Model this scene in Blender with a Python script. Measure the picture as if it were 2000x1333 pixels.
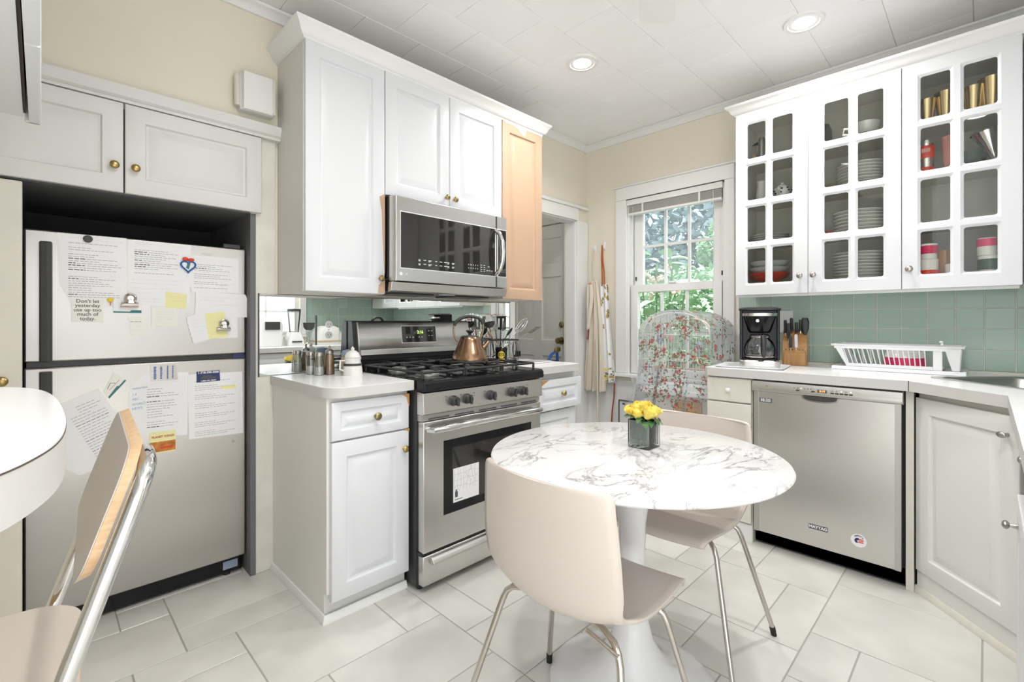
import bpy, bmesh, math, random
from mathutils import Vector, Matrix
PI = math.pi
random.seed(7)
scene = bpy.context.scene
for o in list(bpy.data.objects):
    bpy.data.objects.remove(o, do_unlink=True)
COL = scene.collection

# ------------------------------------------------------------------ camera
cam_data = bpy.data.cameras.new('camera')
cam_data.sensor_width = 36.0
cam_data.sensor_fit = 'HORIZONTAL'
cam_data.lens = 36.0 * 927.0 / 2000.0
cam_data.shift_y = -(666.5 - 628.0) / 2000.0
cam_data.clip_start = 0.02
cam_data.clip_end = 100
cam = bpy.data.objects.new('camera', cam_data)
COL.objects.link(cam)
cam.location = (0, 0, 1.17)
cam.rotation_euler = (PI / 2, 0, -PI / 4)
scene.camera = cam

# ------------------------------------------------------------------ world, view, daylight
world = bpy.data.worlds.new('world'); scene.world = world
world.use_nodes = True
bg = world.node_tree.nodes['Background']
bg.inputs['Color'].default_value = (0.92, 0.96, 1.0, 1)
bg.inputs['Strength'].default_value = 2.35
scene.view_settings.view_transform = 'Standard'
scene.view_settings.look = 'None'
scene.view_settings.exposure = -0.02
scene.view_settings.gamma = 1.0
scene.view_settings.use_curve_mapping = False
CAN_POWER = 10.5          # each recessed can
FAN_POWER = 1.2           # emission of the light bowl added under the fan

sun = bpy.data.lights.new('sun', 'SUN'); sun.energy = 14.0; sun.angle = math.radians(3); sun.color = (1, .98, .94)
sun_o = bpy.data.objects.new('sun', sun); COL.objects.link(sun_o); sun_o.location = (0, 0, 8); sun_o.rotation_euler = (math.radians(4), math.radians(-5), 0)   # high noon sun

def portal(loc, rot, sx, sy):
    l = bpy.data.lights.new('window_portal', 'AREA'); l.shape = 'RECTANGLE'; l.size = sx; l.size_y = sy
    l.cycles.is_portal = True
    o = bpy.data.objects.new('window_portal', l); COL.objects.link(o); o.location = loc; o.rotation_euler = rot
portal((3.42, 1.62, 1.43), (0, PI / 2, 0), 1.4, 0.8)           # faces -X
portal((-0.37, -0.19, 1.3), (0, -PI / 2, 0), 2.6, 1.05)        # opening behind the camera, faces +X
portal((0.17, -0.73, 1.3), (PI / 2, 0, 0), 1.05, 2.6)         # opening behind the camera, faces +Y
portal((1.6, -0.86, 1.5), (PI / 2, 0, 0), 0.95, 1.0)           # faces +Y

# ------------------------------------------------------------------ materials
MATS = {}
def mat(name, col, rough=0.5, metal=0.0, var=0.0, vscale=8.0, bump=0.0, bscale=60.0, spec=0.5, emit=None, estr=0.0,
        trans=0.0, aniso=0.0, rand=0.0, coat=0.0, stretch=None, ior=1.45):
    m = bpy.data.materials.new(name); m.use_nodes = True
    nt = m.node_tree; b = nt.nodes['Principled BSDF']
    b.inputs['Base Color'].default_value = (*col, 1)
    b.inputs['Roughness'].default_value = rough
    b.inputs['Metallic'].default_value = metal
    b.inputs['Specular IOR Level'].default_value = spec
    b.inputs['IOR'].default_value = ior
    if trans: b.inputs['Transmission Weight'].default_value = trans
    if aniso: b.inputs['Anisotropic'].default_value = aniso
    if coat: b.inputs['Coat Weight'].default_value = coat; b.inputs['Coat Roughness'].default_value = 0.05
    if emit: b.inputs['Emission Color'].default_value = (*emit, 1); b.inputs['Emission Strength'].default_value = estr
    def coords():
        tc = nt.nodes.new('ShaderNodeTexCoord')
        if stretch:
            mp = nt.nodes.new('ShaderNodeMapping'); mp.inputs['Scale'].default_value = stretch
            nt.links.new(tc.outputs['Object'], mp.inputs['Vector']); return mp.outputs['Vector']
        return tc.outputs['Object']
    if var or rand:
        hsv = nt.nodes.new('ShaderNodeHueSaturation'); hsv.inputs['Color'].default_value = (*col, 1)
        if var:
            n = nt.nodes.new('ShaderNodeTexNoise'); n.inputs['Scale'].default_value = vscale; n.inputs['Detail'].default_value = 5
            nt.links.new(coords(), n.inputs['Vector'])
            r = nt.nodes.new('ShaderNodeMapRange'); r.inputs['From Min'].default_value = .25; r.inputs['From Max'].default_value = .75
            r.inputs['To Min'].default_value = 1 - var; r.inputs['To Max'].default_value = 1 + var * .6
            nt.links.new(n.outputs['Fac'], r.inputs['Value'])
            last = r.outputs['Result']
        if rand:
            oi = nt.nodes.new('ShaderNodeObjectInfo')
            r2 = nt.nodes.new('ShaderNodeMapRange'); r2.inputs['To Min'].default_value = 1 - rand; r2.inputs['To Max'].default_value = 1 + rand * .5
            nt.links.new(oi.outputs['Random'], r2.inputs['Value'])
            if var:
                mu = nt.nodes.new('ShaderNodeMath'); mu.operation = 'MULTIPLY'
                nt.links.new(last, mu.inputs[0]); nt.links.new(r2.outputs['Result'], mu.inputs[1]); last = mu.outputs[0]
            else: last = r2.outputs['Result']
        nt.links.new(last, hsv.inputs['Value']); nt.links.new(hsv.outputs['Color'], b.inputs['Base Color'])
    if bump:
        n2 = nt.nodes.new('ShaderNodeTexNoise'); n2.inputs['Scale'].default_value = bscale; n2.inputs['Detail'].default_value = 4
        nt.links.new(coords(), n2.inputs['Vector'])
        bp = nt.nodes.new('ShaderNodeBump'); bp.inputs['Strength'].default_value = bump; bp.inputs['Distance'].default_value = .01
        nt.links.new(n2.outputs['Fac'], bp.inputs['Height']); nt.links.new(bp.outputs['Normal'], b.inputs['Normal'])
    MATS[name] = m
    return m

def thin_glass(name, tint=(1, 1, 1), refl=0.08, haze=0.0, hazecol=(1, 1, 1)):
    """a thin sheet: straight-through transparency with a clear surface reflection"""
    m = bpy.data.materials.new(name); m.use_nodes = True; nt = m.node_tree; nt.nodes.clear()
    out = nt.nodes.new('ShaderNodeOutputMaterial')
    tr = nt.nodes.new('ShaderNodeBsdfTransparent'); tr.inputs['Color'].default_value = (*tint, 1)
    gl = nt.nodes.new('ShaderNodeBsdfGlossy'); gl.inputs['Roughness'].default_value = .02
    fr = nt.nodes.new('ShaderNodeFresnel'); fr.inputs['IOR'].default_value = 1.3
    ad = nt.nodes.new('ShaderNodeMath'); ad.operation = 'ADD'; ad.inputs[1].default_value = refl; ad.use_clamp = True
    nt.links.new(fr.outputs['Fac'], ad.inputs[0])
    mx = nt.nodes.new('ShaderNodeMixShader'); nt.links.new(ad.outputs[0], mx.inputs['Fac'])
    nt.links.new(tr.outputs[0], mx.inputs[1]); nt.links.new(gl.outputs[0], mx.inputs[2]); last = mx
    if haze:
        d1 = nt.nodes.new('ShaderNodeBsdfDiffuse'); d1.inputs['Color'].default_value = (*hazecol, 1)
        d2 = nt.nodes.new('ShaderNodeBsdfTranslucent'); d2.inputs['Color'].default_value = (*hazecol, 1)
        df = nt.nodes.new('ShaderNodeMixShader'); nt.links.new(d1.outputs[0], df.inputs[1]); nt.links.new(d2.outputs[0], df.inputs[2])
        m2 = nt.nodes.new('ShaderNodeMixShader'); m2.inputs['Fac'].default_value = haze
        nt.links.new(mx.outputs[0], m2.inputs[1]); nt.links.new(df.outputs[0], m2.inputs[2]); last = m2
    nt.links.new(last.outputs[0], out.inputs['Surface'])
    MATS[name] = m; return m

def marble(name):
    m = mat(name, (.66, .655, .66), rough=.08, spec=.4)
    nt = m.node_tree; b = nt.nodes['Principled BSDF']
    tc = nt.nodes.new('ShaderNodeTexCoord')
    mp = nt.nodes.new('ShaderNodeMapping'); mp.inputs['Rotation'].default_value = (0, 0, .9); mp.inputs['Scale'].default_value = (1.0, 2.3, 1)
    nt.links.new(tc.outputs['Object'], mp.inputs['Vector'])
    n = nt.nodes.new('ShaderNodeTexNoise'); n.inputs['Scale'].default_value = 2.6; n.inputs['Detail'].default_value = 9; n.inputs['Roughness'].default_value = .62; n.inputs['Distortion'].default_value = .9
    nt.links.new(mp.outputs['Vector'], n.inputs['Vector'])
    s = nt.nodes.new('ShaderNodeMath'); s.operation = 'SUBTRACT'; s.inputs[1].default_value = .5; nt.links.new(n.outputs['Fac'], s.inputs[0])
    a = nt.nodes.new('ShaderNodeMath'); a.operation = 'ABSOLUTE'; nt.links.new(s.outputs[0], a.inputs[0])
    r = nt.nodes.new('ShaderNodeValToRGB'); r.color_ramp.elements[0].position = 0.0; r.color_ramp.elements[0].color = (.30, .29, .29, 1)
    r.color_ramp.elements[1].position = .030; r.color_ramp.elements[1].color = (1, 1, 1, 1)
    e = r.color_ramp.elements.new(.007); e.color = (.66, .655, .65, 1)
    nt.links.new(a.outputs[0], r.inputs['Fac'])
    # veins come and go
    n2 = nt.nodes.new('ShaderNodeTexNoise'); n2.inputs['Scale'].default_value = 4.2; n2.inputs['Detail'].default_value = 3
    nt.links.new(tc.outputs['Object'], n2.inputs['Vector'])
    r2 = nt.nodes.new('ShaderNodeMapRange'); r2.inputs['From Min'].default_value = .40; r2.inputs['From Max'].default_value = .58
    nt.links.new(n2.outputs['Fac'], r2.inputs['Value'])
    mx = nt.nodes.new('ShaderNodeMix'); mx.data_type = 'RGBA'
    mx.inputs['A'].default_value = (.66, .655, .66, 1)
    nt.links.new(r2.outputs['Result'], mx.inputs['Factor'])
    mul = nt.nodes.new('ShaderNodeMix'); mul.data_type = 'RGBA'; mul.blend_type = 'MULTIPLY'; mul.inputs['Factor'].default_value = 1
    mul.inputs['A'].default_value = (.66, .655, .66, 1); nt.links.new(r.outputs['Color'], mul.inputs['B'])
    nt.links.new(mul.outputs['Result'], mx.inputs['B'])
    nt.links.new(mx.outputs['Result'], b.inputs['Base Color'])
    return m

def wood(name, c1, c2, scale=(60, 60, 4), rough=.45):
    m = mat(name, c1, rough=rough); nt = m.node_tree; b = nt.nodes['Principled BSDF']
    tc = nt.nodes.new('ShaderNodeTexCoord'); mp = nt.nodes.new('ShaderNodeMapping'); mp.inputs['Scale'].default_value = scale
    nt.links.new(tc.outputs['Object'], mp.inputs['Vector'])
    n = nt.nodes.new('ShaderNodeTexNoise'); n.inputs['Scale'].default_value = 1.5; n.inputs['Detail'].default_value = 5
    nt.links.new(mp.outputs['Vector'], n.inputs['Vector'])
    r = nt.nodes.new('ShaderNodeValToRGB'); r.color_ramp.elements[0].position = .35; r.color_ramp.elements[0].color = (*c1, 1)
    r.color_ramp.elements[1].position = .68; r.color_ramp.elements[1].color = (*c2, 1)
    nt.links.new(n.outputs['Fac'], r.inputs['Fac']); nt.links.new(r.outputs['Color'], b.inputs['Base Color'])
    return m

mat('wall_paint', (.82, .765, .645), rough=.6, var=.03, vscale=2.5, bump=.04, bscale=25)
mat('wall_white', (.78, .78, .77), rough=.55, var=.03, vscale=3, bump=.03, bscale=20)
mat('worn_paint', (.76, .73, .66), rough=.6, var=.10, vscale=9, bump=.15, bscale=14)
mat('trim_white', (.82, .82, .81), rough=.38)
mat('ceiling_tile', (.92, .92, .93), rough=.6, rand=.015)
mat('ceiling_gap', (.66, .66, .65), rough=.8)
mat('floor_tile', (.68, .675, .635), rough=.22, var=.17, vscale=3.2, rand=.06, bump=.02, bscale=12)
mat('grout', (.40, .385, .36), rough=.9)
mat('cab_white', (.72, .735, .76), rough=.33)
mat('cab_warm', (.77, .765, .74), rough=.36)
mat('cab_old', (.70, .70, .69), rough=.42, var=.05, vscale=5, stretch=(1, 1, .35))
mat('cab_cream', (.72, .69, .62), rough=.45, var=.04, vscale=6)
mat('cab_side', (.68, .665, .625), rough=.45)
mat('mdf', (.54, .365, .25), rough=.55, var=.05, vscale=3)
mat('mdf_raw', (.52, .28, .10), rough=.7, var=.1, vscale=20)
mat('cab_inside', (.70, .69, .62), rough=.5)
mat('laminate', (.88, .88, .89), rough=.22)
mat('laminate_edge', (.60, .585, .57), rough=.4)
mat('dark_line', (.10, .075, .06), rough=.7)
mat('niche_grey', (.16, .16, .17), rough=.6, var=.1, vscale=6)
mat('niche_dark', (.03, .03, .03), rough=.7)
mat('steel', (.65, .64, .62), rough=.27, metal=1, aniso=.7, bump=.015, bscale=3, stretch=(1, 1, .2))
mat('steel_fridge', (.53, .51, .485), rough=.30, metal=1, aniso=.75, bump=.03, bscale=2.2, stretch=(1, 1, .12))
mat('steel_grey', (.50, .495, .48), rough=.38, metal=.85)
mat('chrome', (.75, .75, .75), rough=.08, metal=1)
mat('chrome_warm', (.60, .56, .52), rough=.16, metal=1)
mat('nickel', (.46, .44, .42), rough=.28, metal=1)
mat('brass', (.45, .33, .13), rough=.28, metal=1)
mat('brass_dark', (.30, .235, .12), rough=.30, metal=1)
mat('gold', (.60, .47, .25), rough=.25, metal=1)
mat('copper', (.31, .185, .115), rough=.20, metal=1, var=.25, vscale=10, aniso=.5)
mat('mirror', (.90, .93, .91), rough=.005, metal=1)
mat('black_gloss', (.010, .010, .012), rough=.10, spec=.35)
mat('black_glass', (.025, .024, .022), rough=.03, spec=.8)
mat('black_satin', (.03, .03, .032), rough=.35)
mat('charcoal', (.055, .055, .055), rough=.45)
mat('iron', (.028, .028, .03), rough=.38)
mat('rubber', (.015, .015, .015), rough=.6)
mat('plastic_white', (.80, .81, .83), rough=.35)
mat('shell_white', (.60, .535, .48), rough=.30)
mat('gloss_white', (.84, .84, .85), rough=.10, coat=.3)
mat('ceramic', (.80, .79, .76), rough=.15)
mat('plate_white', (.90, .89, .86), rough=.2)
mat('glass_plate', (.68, .71, .70), rough=.15)
mat('paper', (.84, .84, .86), rough=.8)
mat('paper_warm', (.84, .83, .78), rough=.8)
mat('sticky', (.84, .80, .42), rough=.8)
mat('highlight', (.85, .80, .30), rough=.8)
mat('ink', (.10, .10, .11), rough=.8)
mat('ink_soft', (.42, .42, .45), rough=.8)
mat('ink_pencil', (.60, .60, .64), rough=.8)
mat('ink_blue', (.22, .38, .60), rough=.8)
mat('navy', (.025, .04, .14), rough=.35)
mat('blue', (.02, .11, .40), rough=.35)
mat('teal', (.04, .19, .19), rough=.5)
mat('red', (.70, .05, .02), rough=.35)
mat('red_soft', (.55, .09, .07), rough=.4)
mat('pink', (.70, .03, .12), rough=.35)
mat('rose_pink', (.64, .30, .26), rough=.4)
mat('amber', (.36, .17, .06), rough=.25)
mat('yellow', (.85, .62, .05), rough=.5)
mat('orange_food', (.62, .22, .035), rough=.5, var=.6, vscale=45)
mat('tan', (.52, .40, .24), rough=.4)
mat('tile_green', (.43, .56, .485), rough=.16, rand=.05)
mat('tile_grout', (.72, .70, .62), rough=.8)
mat('cloth_beige', (.70, .63, .53), rough=.9, bump=.05, bscale=120)
mat('cloth_white', (.82, .82, .83), rough=.9)
mat('red_print', (.40, .055, .045), rough=.8)
mat('rust', (.45, .13, .03), rough=.8)
mat('rust_dark', (.30, .06, .03), rough=.8)
mat('print_gold', (.45, .30, .06), rough=.8)
mat('print_green', (.10, .17, .07), rough=.8)
mat('leaf', (.05, .16, .04), rough=.4, rand=.2)
mat('leaf_dark', (.03, .075, .04), rough=.35)
mat('leaf_band', (.075, .125, .115), rough=.35)
mat('petal', (.88, .72, .16), rough=.5, rand=.06)
mat('petal_peach', (.84, .50, .26), rough=.5)
mat('salt', (.82, .81, .79), rough=.9)
mat('spice', (.40, .19, .07), rough=.7, var=.1, vscale=30)
mat('bulb', (1, 1, 1), emit=(1.0, .97, .92), estr=14.0)
mat('fan_glow', (1, 1, 1), emit=(1.0, .93, .84), estr=FAN_POWER)
mat('passage_fill_glow', (1, 1, 1), emit=(1.0, .96, .90), estr=9.0)
mat('led_green', (.1, .3, .05), emit=(.55, 1, .15), estr=2.0)
mat('led_orange', (.3, .1, .02), emit=(1, .30, .06), estr=3.0)
mat('led_white', (1, 1, 1), emit=(1, .9, .7), estr=2.0)
mat('print_light', (.68, .68, .68), rough=.5)
mat('ground', (.10, .13, .07), rough=.9, var=.3, vscale=3)
mat('foliage_a', (.26, .42, .24), rough=.6, rand=.2)
mat('foliage_b', (.36, .54, .36), rough=.6)
mat('foliage_c', (.30, .40, .44), rough=.6)
mat('blossom', (.80, .62, .52), rough=.6)
mat('blue_grey', (.30, .36, .48), rough=.5)
mat('hose', (.75, .40, .36), rough=.5)
marble('marble')
wood('wood_block', (.46, .23, .08), (.56, .31, .12), scale=(50, 50, 6))
wood('ply_edge', (.66, .43, .24), (.74, .53, .33), scale=(30, 30, 140))
thin_glass('pane_window', (1, 1, 1), .03)
thin_glass('pane_haze', (.97, .99, 1), .03, haze=.22, hazecol=(.85, .92, 1))  # pale haze mixed in so the upper panes look washed out by daylight
thin_glass('pane_cabinet', (.94, .95, .92), .03)
thin_glass('jar_glass', (.88, .90, .89), .14)
thin_glass('vase_glass', (.90, .94, .92), .10)
thin_glass('plastic_film', (.98, .99, 1), .03, haze=.21, hazecol=(.95, .96, 1))
thin_glass('water', (.80, .88, .80), .10)

# ------------------------------------------------------------------ mesh builder
class MB:
    def __init__(s): s.v = []; s.f = []
    def add(s, vs, fs):
        b = len(s.v); s.v += [tuple(p) for p in vs]; s.f += [tuple(b + i for i in f) for f in fs]; return s
    def box(s, x0, x1, y0, y1, z0, z1):
        x0, x1 = min(x0, x1), max(x0, x1); y0, y1 = min(y0, y1), max(y0, y1); z0, z1 = min(z0, z1), max(z0, z1)
        return s.add([(x0, y0, z0), (x1, y0, z0), (x1, y1, z0), (x0, y1, z0), (x0, y0, z1), (x1, y0, z1), (x1, y1, z1), (x0, y1, z1)],
              [(0, 3, 2, 1), (4, 5, 6, 7), (0, 1, 5, 4), (1, 2, 6, 5), (2, 3, 7, 6), (3, 0, 4, 7)])
    def loops(s, L, cap0=True, cap1=True, closed=True):
        n = len(L[0]); vs = [p for l in L for p in l]; fs = []
        for k in range(len(L) - 1):
            for i in range(n if closed else n - 1):
                j = (i + 1) % n
                fs.append((k * n + i, k * n + j, (k + 1) * n + j, (k + 1) * n + i))
        if cap0: fs.append(tuple(range(n))[::-1])
        if cap1: fs.append(tuple((len(L) - 1) * n + i for i in range(n)))
        return s.add(vs, fs)
    def prism(s, pts, a0, a1, axis='z'):
        def m(p, a):
            if axis == 'z': return (p[0], p[1], a)
            if axis == 'y': return (p[0], a, p[1])
            return (a, p[0], p[1])
        return s.loops([[m(p, a0) for p in pts], [m(p, a1) for p in pts]])
    def cyl(s, p0, p1, r0, r1=None, n=16, cap=True):
        if r1 is None: r1 = r0
        p0 = Vector(p0); p1 = Vector(p1); d = (p1 - p0).normalized()
        a = d.orthogonal().normalized(); b = d.cross(a)
        L = [[tuple(p + (a * math.cos(2 * PI * i / n) + b * math.sin(2 * PI * i / n)) * r) for i in range(n)] for p, r in ((p0, r0), (p1, r1))]
        return s.loops(L, cap, cap)
    def tube(s, pts, r, n=10, closed=False, cap=True):
        P = [Vector(p) for p in pts]; N = len(P); L = []
        rr = r if isinstance(r, (list, tuple)) else [r] * N
        prev = None
        for i in range(N):
            if closed: t = (P[(i + 1) % N] - P[i - 1])
            else: t = P[min(i + 1, N - 1)] - P[max(i - 1, 0)]
            t.normalize()
            if prev is None: a = t.orthogonal().normalized()
            else:
                a = prev - t * prev.dot(t)
                a = a.normalized() if a.length > 1e-6 else t.orthogonal().normalized()
            prev = a; b = t.cross(a)
            L.append([tuple(P[i] + (a * math.cos(2 * PI * k / n) + b * math.sin(2 * PI * k / n)) * rr[i]) for k in range(n)])
        if closed: L.append(L[0]); cap = False
        return s.loops(L, cap, cap)
    def lathe(s, prof, c=(0, 0, 0), n=24, axis='z', cap=True):
        L = []
        for r, h in prof:
            ring = []
            for i in range(n):
                a = 2 * PI * i / n; x, y = r * math.cos(a), r * math.sin(a)
                if axis == 'z': p = (c[0] + x, c[1] + y, c[2] + h)
                elif axis == 'y': p = (c[0] + x, c[1] + h, c[2] + y)
                else: p = (c[0] + h, c[1] + x, c[2] + y)
                ring.append(p)
            L.append(ring)
        return s.loops(L, cap, cap)
    def ell(s, c, r, n=14):
        prof = [(max(1e-4, math.sin(PI * k / n)), -math.cos(PI * k / n)) for k in range(n + 1)]
        L = [[(c[0] + r[0] * q * math.cos(2 * PI * i / (n + 4)), c[1] + r[1] * q * math.sin(2 * PI * i / (n + 4)), c[2] + r[2] * h) for i in range(n + 4)] for q, h in prof]
        return s.loops(L)
    def grid(s, fn, nu, nv):
        vs = [fn(i / nu, j / nv) for j in range(nv + 1) for i in range(nu + 1)]
        fs = [(j * (nu + 1) + i, j * (nu + 1) + i + 1, (j + 1) * (nu + 1) + i + 1, (j + 1) * (nu + 1) + i) for j in range(nv) for i in range(nu)]
        return s.add(vs, fs)
    def face(s, pts): return s.add(pts, [tuple(range(len(pts)))])
    def xf(s, M, start=0):
        for i in range(start, len(s.v)): s.v[i] = tuple(M @ Vector(s.v[i]))
        return s

def plate(outer, holes, z0, z1):
    """flat slab with holes"""
    bm = bmesh.new()
    es = []
    for loop in [outer] + holes:
        vs = [bm.verts.new((p[0], p[1], z1)) for p in loop]
        for i in range(len(vs)): es.append(bm.edges.new((vs[i], vs[(i + 1) % len(vs)])))
    bmesh.ops.triangle_fill(bm, use_beauty=True, use_dissolve=False, edges=es)
    r = bmesh.ops.extrude_face_region(bm, geom=list(bm.faces))
    for g in r['geom']:
        if isinstance(g, bmesh.types.BMVert): g.co.z = z0
    mb = MB(); bm.verts.index_update()
    mb.v = [tuple(v.co) for v in bm.verts]; mb.f = [tuple(v.index for v in f.verts) for f in bm.faces]
    bm.free(); return mb

# ------------------------------------------------------------------ objects
class T:
    def __init__(s, obj, off): s.obj = obj; s.off = off
W = -PI / 2          # frame of the window wall: x = -Y, y = X
R = PI               # frame of the rear wall:   x = -X, y = -Y
L = PI / 2           # frame of the near wall:   x = Y,  y = -X
def mesh_of(name, mb, off=(0, 0, 0), smooth=40, fix=True):
    me = bpy.data.meshes.new(name)
    me.from_pydata([(v[0] - off[0], v[1] - off[1], v[2] - off[2]) for v in mb.v], [], mb.f)
    if fix:
        bm = bmesh.new(); bm.from_mesh(me); bmesh.ops.recalc_face_normals(bm, faces=bm.faces); bm.to_mesh(me); bm.free()
    if smooth:
        me.shade_smooth(); me.set_sharp_from_angle(angle=math.radians(smooth))
    return me
def finish(o, m, bevel, solid):
    if m: o.data.materials.append(MATS[m])
    if solid:
        md = o.modifiers.new('solid', 'SOLIDIFY'); md.thickness = solid; md.offset = 0
    if bevel:
        md = o.modifiers.new('bevel', 'BEVEL'); md.width = bevel; md.segments = 2; md.limit_method = 'ANGLE'; md.angle_limit = math.radians(50)
    return o
def tag(o, label=None, cat=None, group=None, kind=None):
    if label: o['label'] = label
    if cat: o['category'] = cat
    if group: o['group'] = group
    if kind: o['kind'] = kind
def thing(name, label, cat, loc, rot=0.0, group=None, local=False, kind=None):
    o = bpy.data.objects.new(name, None); COL.objects.link(o); o.empty_display_size = .05
    c, s_ = math.cos(rot), math.sin(rot)
    o.location = loc if local else (c * loc[0] - s_ * loc[1], s_ * loc[0] + c * loc[1], loc[2])
    o.rotation_euler = (0, 0, rot)
    tag(o, label, cat, group, kind)
    return T(o, (0, 0, 0) if local else loc)
def part(name, mb, m, parent, bevel=0, smooth=40, solid=0, label=None, kind=None, fix=True):
    o = bpy.data.objects.new(name, mesh_of(name, mb, parent.off, smooth, fix)); COL.objects.link(o)
    o.parent = parent.obj; finish(o, m, bevel, solid); tag(o, label, None, None, kind)
    return T(o, parent.off)
def solo(name, label, cat, mb, m, loc, rot=0.0, bevel=0, smooth=40, solid=0, group=None, local=False, kind=None, fix=True):
    off = (0, 0, 0) if local else loc
    o = bpy.data.objects.new(name, mesh_of(name, mb, off, smooth, fix)); COL.objects.link(o)
    c, s_ = math.cos(rot), math.sin(rot)
    o.location = loc if local else (c * loc[0] - s_ * loc[1], s_ * loc[0] + c * loc[1], loc[2])
    o.rotation_euler = (0, 0, rot); finish(o, m, bevel, solid); tag(o, label, cat, group, kind)
    return T(o, off)
def struct(name, mb, m, rot=0.0, bevel=0, smooth=40, label=None, loc=(0, 0, 0)):
    t = solo(name, label, None, mb, m, loc, rot, bevel, smooth); t.obj['kind'] = 'structure'; return t
def copy_tree(o, parent=None):
    c = o.copy(); COL.objects.link(c); c.parent = parent
    for ch in o.children: copy_tree(ch, c)
    return c
def dup(t, loc, rot=None, label=None, group=None, scale=None):
    c = copy_tree(t.obj); c.location = loc
    if rot is not None: c.rotation_euler = (0, 0, rot)
    if label: c['label'] = label
    if group: c['group'] = group
    if scale: c.scale = (scale,) * 3
    return T(c, (0, 0, 0))
def inst(name, mesh, m, parent, loc, rot=(0, 0, 0), scale=(1, 1, 1), label=None):
    """a piece sharing mesh data, placed under its thing or piece of the setting"""
    o = bpy.data.objects.new(name, mesh); COL.objects.link(o); o.parent = parent.obj
    o.location = (loc[0] - parent.off[0], loc[1] - parent.off[1], loc[2] - parent.off[2]); o.rotation_euler = rot; o.scale = scale
    if m and not mesh.materials: mesh.materials.append(MATS[m])
    if label: o['label'] = label
    return T(o, (0, 0, 0))

def text_mb(s, size, at, bold=0.0, align='CENTER', sx=1.0, tilt=0.0, line=.82):
    """flat lettering in the plane y = at[1] (x right, z up, read from -y)"""
    cu = bpy.data.curves.new('lettering', 'FONT'); cu.body = s; cu.size = size; cu.align_x = align; cu.align_y = 'CENTER'
    cu.offset = bold; cu.space_line = line; cu.resolution_u = 3
    ob = bpy.data.objects.new('lettering', cu); COL.objects.link(ob)
    bpy.context.view_layer.update()
    me = bpy.data.meshes.new_from_object(ob.evaluated_get(bpy.context.evaluated_depsgraph_get()))
    mb = MB(); ct, st = math.cos(tilt), math.sin(tilt)
    for v in me.vertices:
        x, z = v.co.x * sx, v.co.y
        mb.v.append((at[0] + x * ct - z * st, at[1], at[2] + x * st + z * ct))
    mb.f = [tuple(p.vertices) for p in me.polygons]
    bpy.data.objects.remove(ob, do_unlink=True); bpy.data.meshes.remove(me); bpy.data.curves.remove(cu)
    return mb

# ------------------------------------------------------------------ shared shapes
def rloop(x0, x1, z0, z1, y, ins): return [(x0 + ins, y, z0 + ins), (x1 - ins, y, z0 + ins), (x1 - ins, y, z1 - ins), (x0 + ins, y, z1 - ins)]
def raised(x0, x1, z0, z1, yf, t=.019, m=.055, r=.030):
    """raised-panel door or drawer front, face towards -y"""
    mb = MB()
    mb.loops([rloop(x0, x1, z0, z1, yf + t, 0), rloop(x0, x1, z0, z1, yf + .004, 0), rloop(x0, x1, z0, z1, yf + .001, .0015), rloop(x0, x1, z0, z1, yf, .004),
              rloop(x0, x1, z0, z1, yf, m), rloop(x0, x1, z0, z1, yf + .009, m + .005), rloop(x0, x1, z0, z1, yf + .011, m + .012),
              rloop(x0, x1, z0, z1, yf + .0012, m + .012 + r), rloop(x0, x1, z0, z1, yf + .0005, m + .016 + r)])
    return mb
KNOB = [(.0075, 0), (.0075, .002), (.005, .004), (.005, .013), (.009, .017), (.0145, .019), (.0155, .022), (.013, .026), (.006, .0285), (.0008, .029)]
def knob(parent, x, yf, z, m='brass', s=1.0):
    mb = MB().lathe([(r * s, -h * s) for r, h in KNOB], (x, yf, z), 16, 'y')
    return part('knob', mb, m, parent, label={'brass': 'round brass knob', 'brass_dark': 'aged brass knob', 'nickel': 'brushed nickel knob'}.get(m))
def oval_knob(parent, x, yf, z):
    mb = MB().lathe([(.008, 0), (.006, -.004), (.005, -.014), (.010, -.018)], (x, yf, z), 12, 'y')
    mb.ell((x, yf - .022, z), (.018, .008, .011), 10)
    return part('knob', mb, 'nickel', parent, label='brushed nickel knob')
def crown_profile(): return [(0, 0), (.012, 0), (.012, .012), (.022, .022), (.034, .046), (.050, .056), (.050, .068), (0, .068)]
def sweep(path, prof, closed=False):
    """extrude an (out, up) profile along a plan path; out is to the right of travel"""
    N = len(path); mb = MB(); Ls = []
    for i in range(N):
        p = Vector(path[i][:2]); z = path[i][2]
        def nrm(a, b):
            d = (Vector(b[:2]) - Vector(a[:2])).normalized(); return Vector((d.y, -d.x))
        if i == 0: n = nrm(path[0], path[1]); k = 1
        elif i == N - 1: n = nrm(path[-2], path[-1]); k = 1
        else:
            n1 = nrm(path[i - 1], path[i]); n2 = nrm(path[i], path[i + 1]); n = (n1 + n2).normalized(); k = 1 / max(.3, n.dot(n1))
        Ls.append([(p.x + n.x * o * k, p.y + n.y * o * k, z + u) for o, u in prof])
    return mb.loops(Ls)
# ================================================================== THE SETTING
CEIL = 2.64
XW, YW = 3.29, 2.40          # window wall, stove wall
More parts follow.
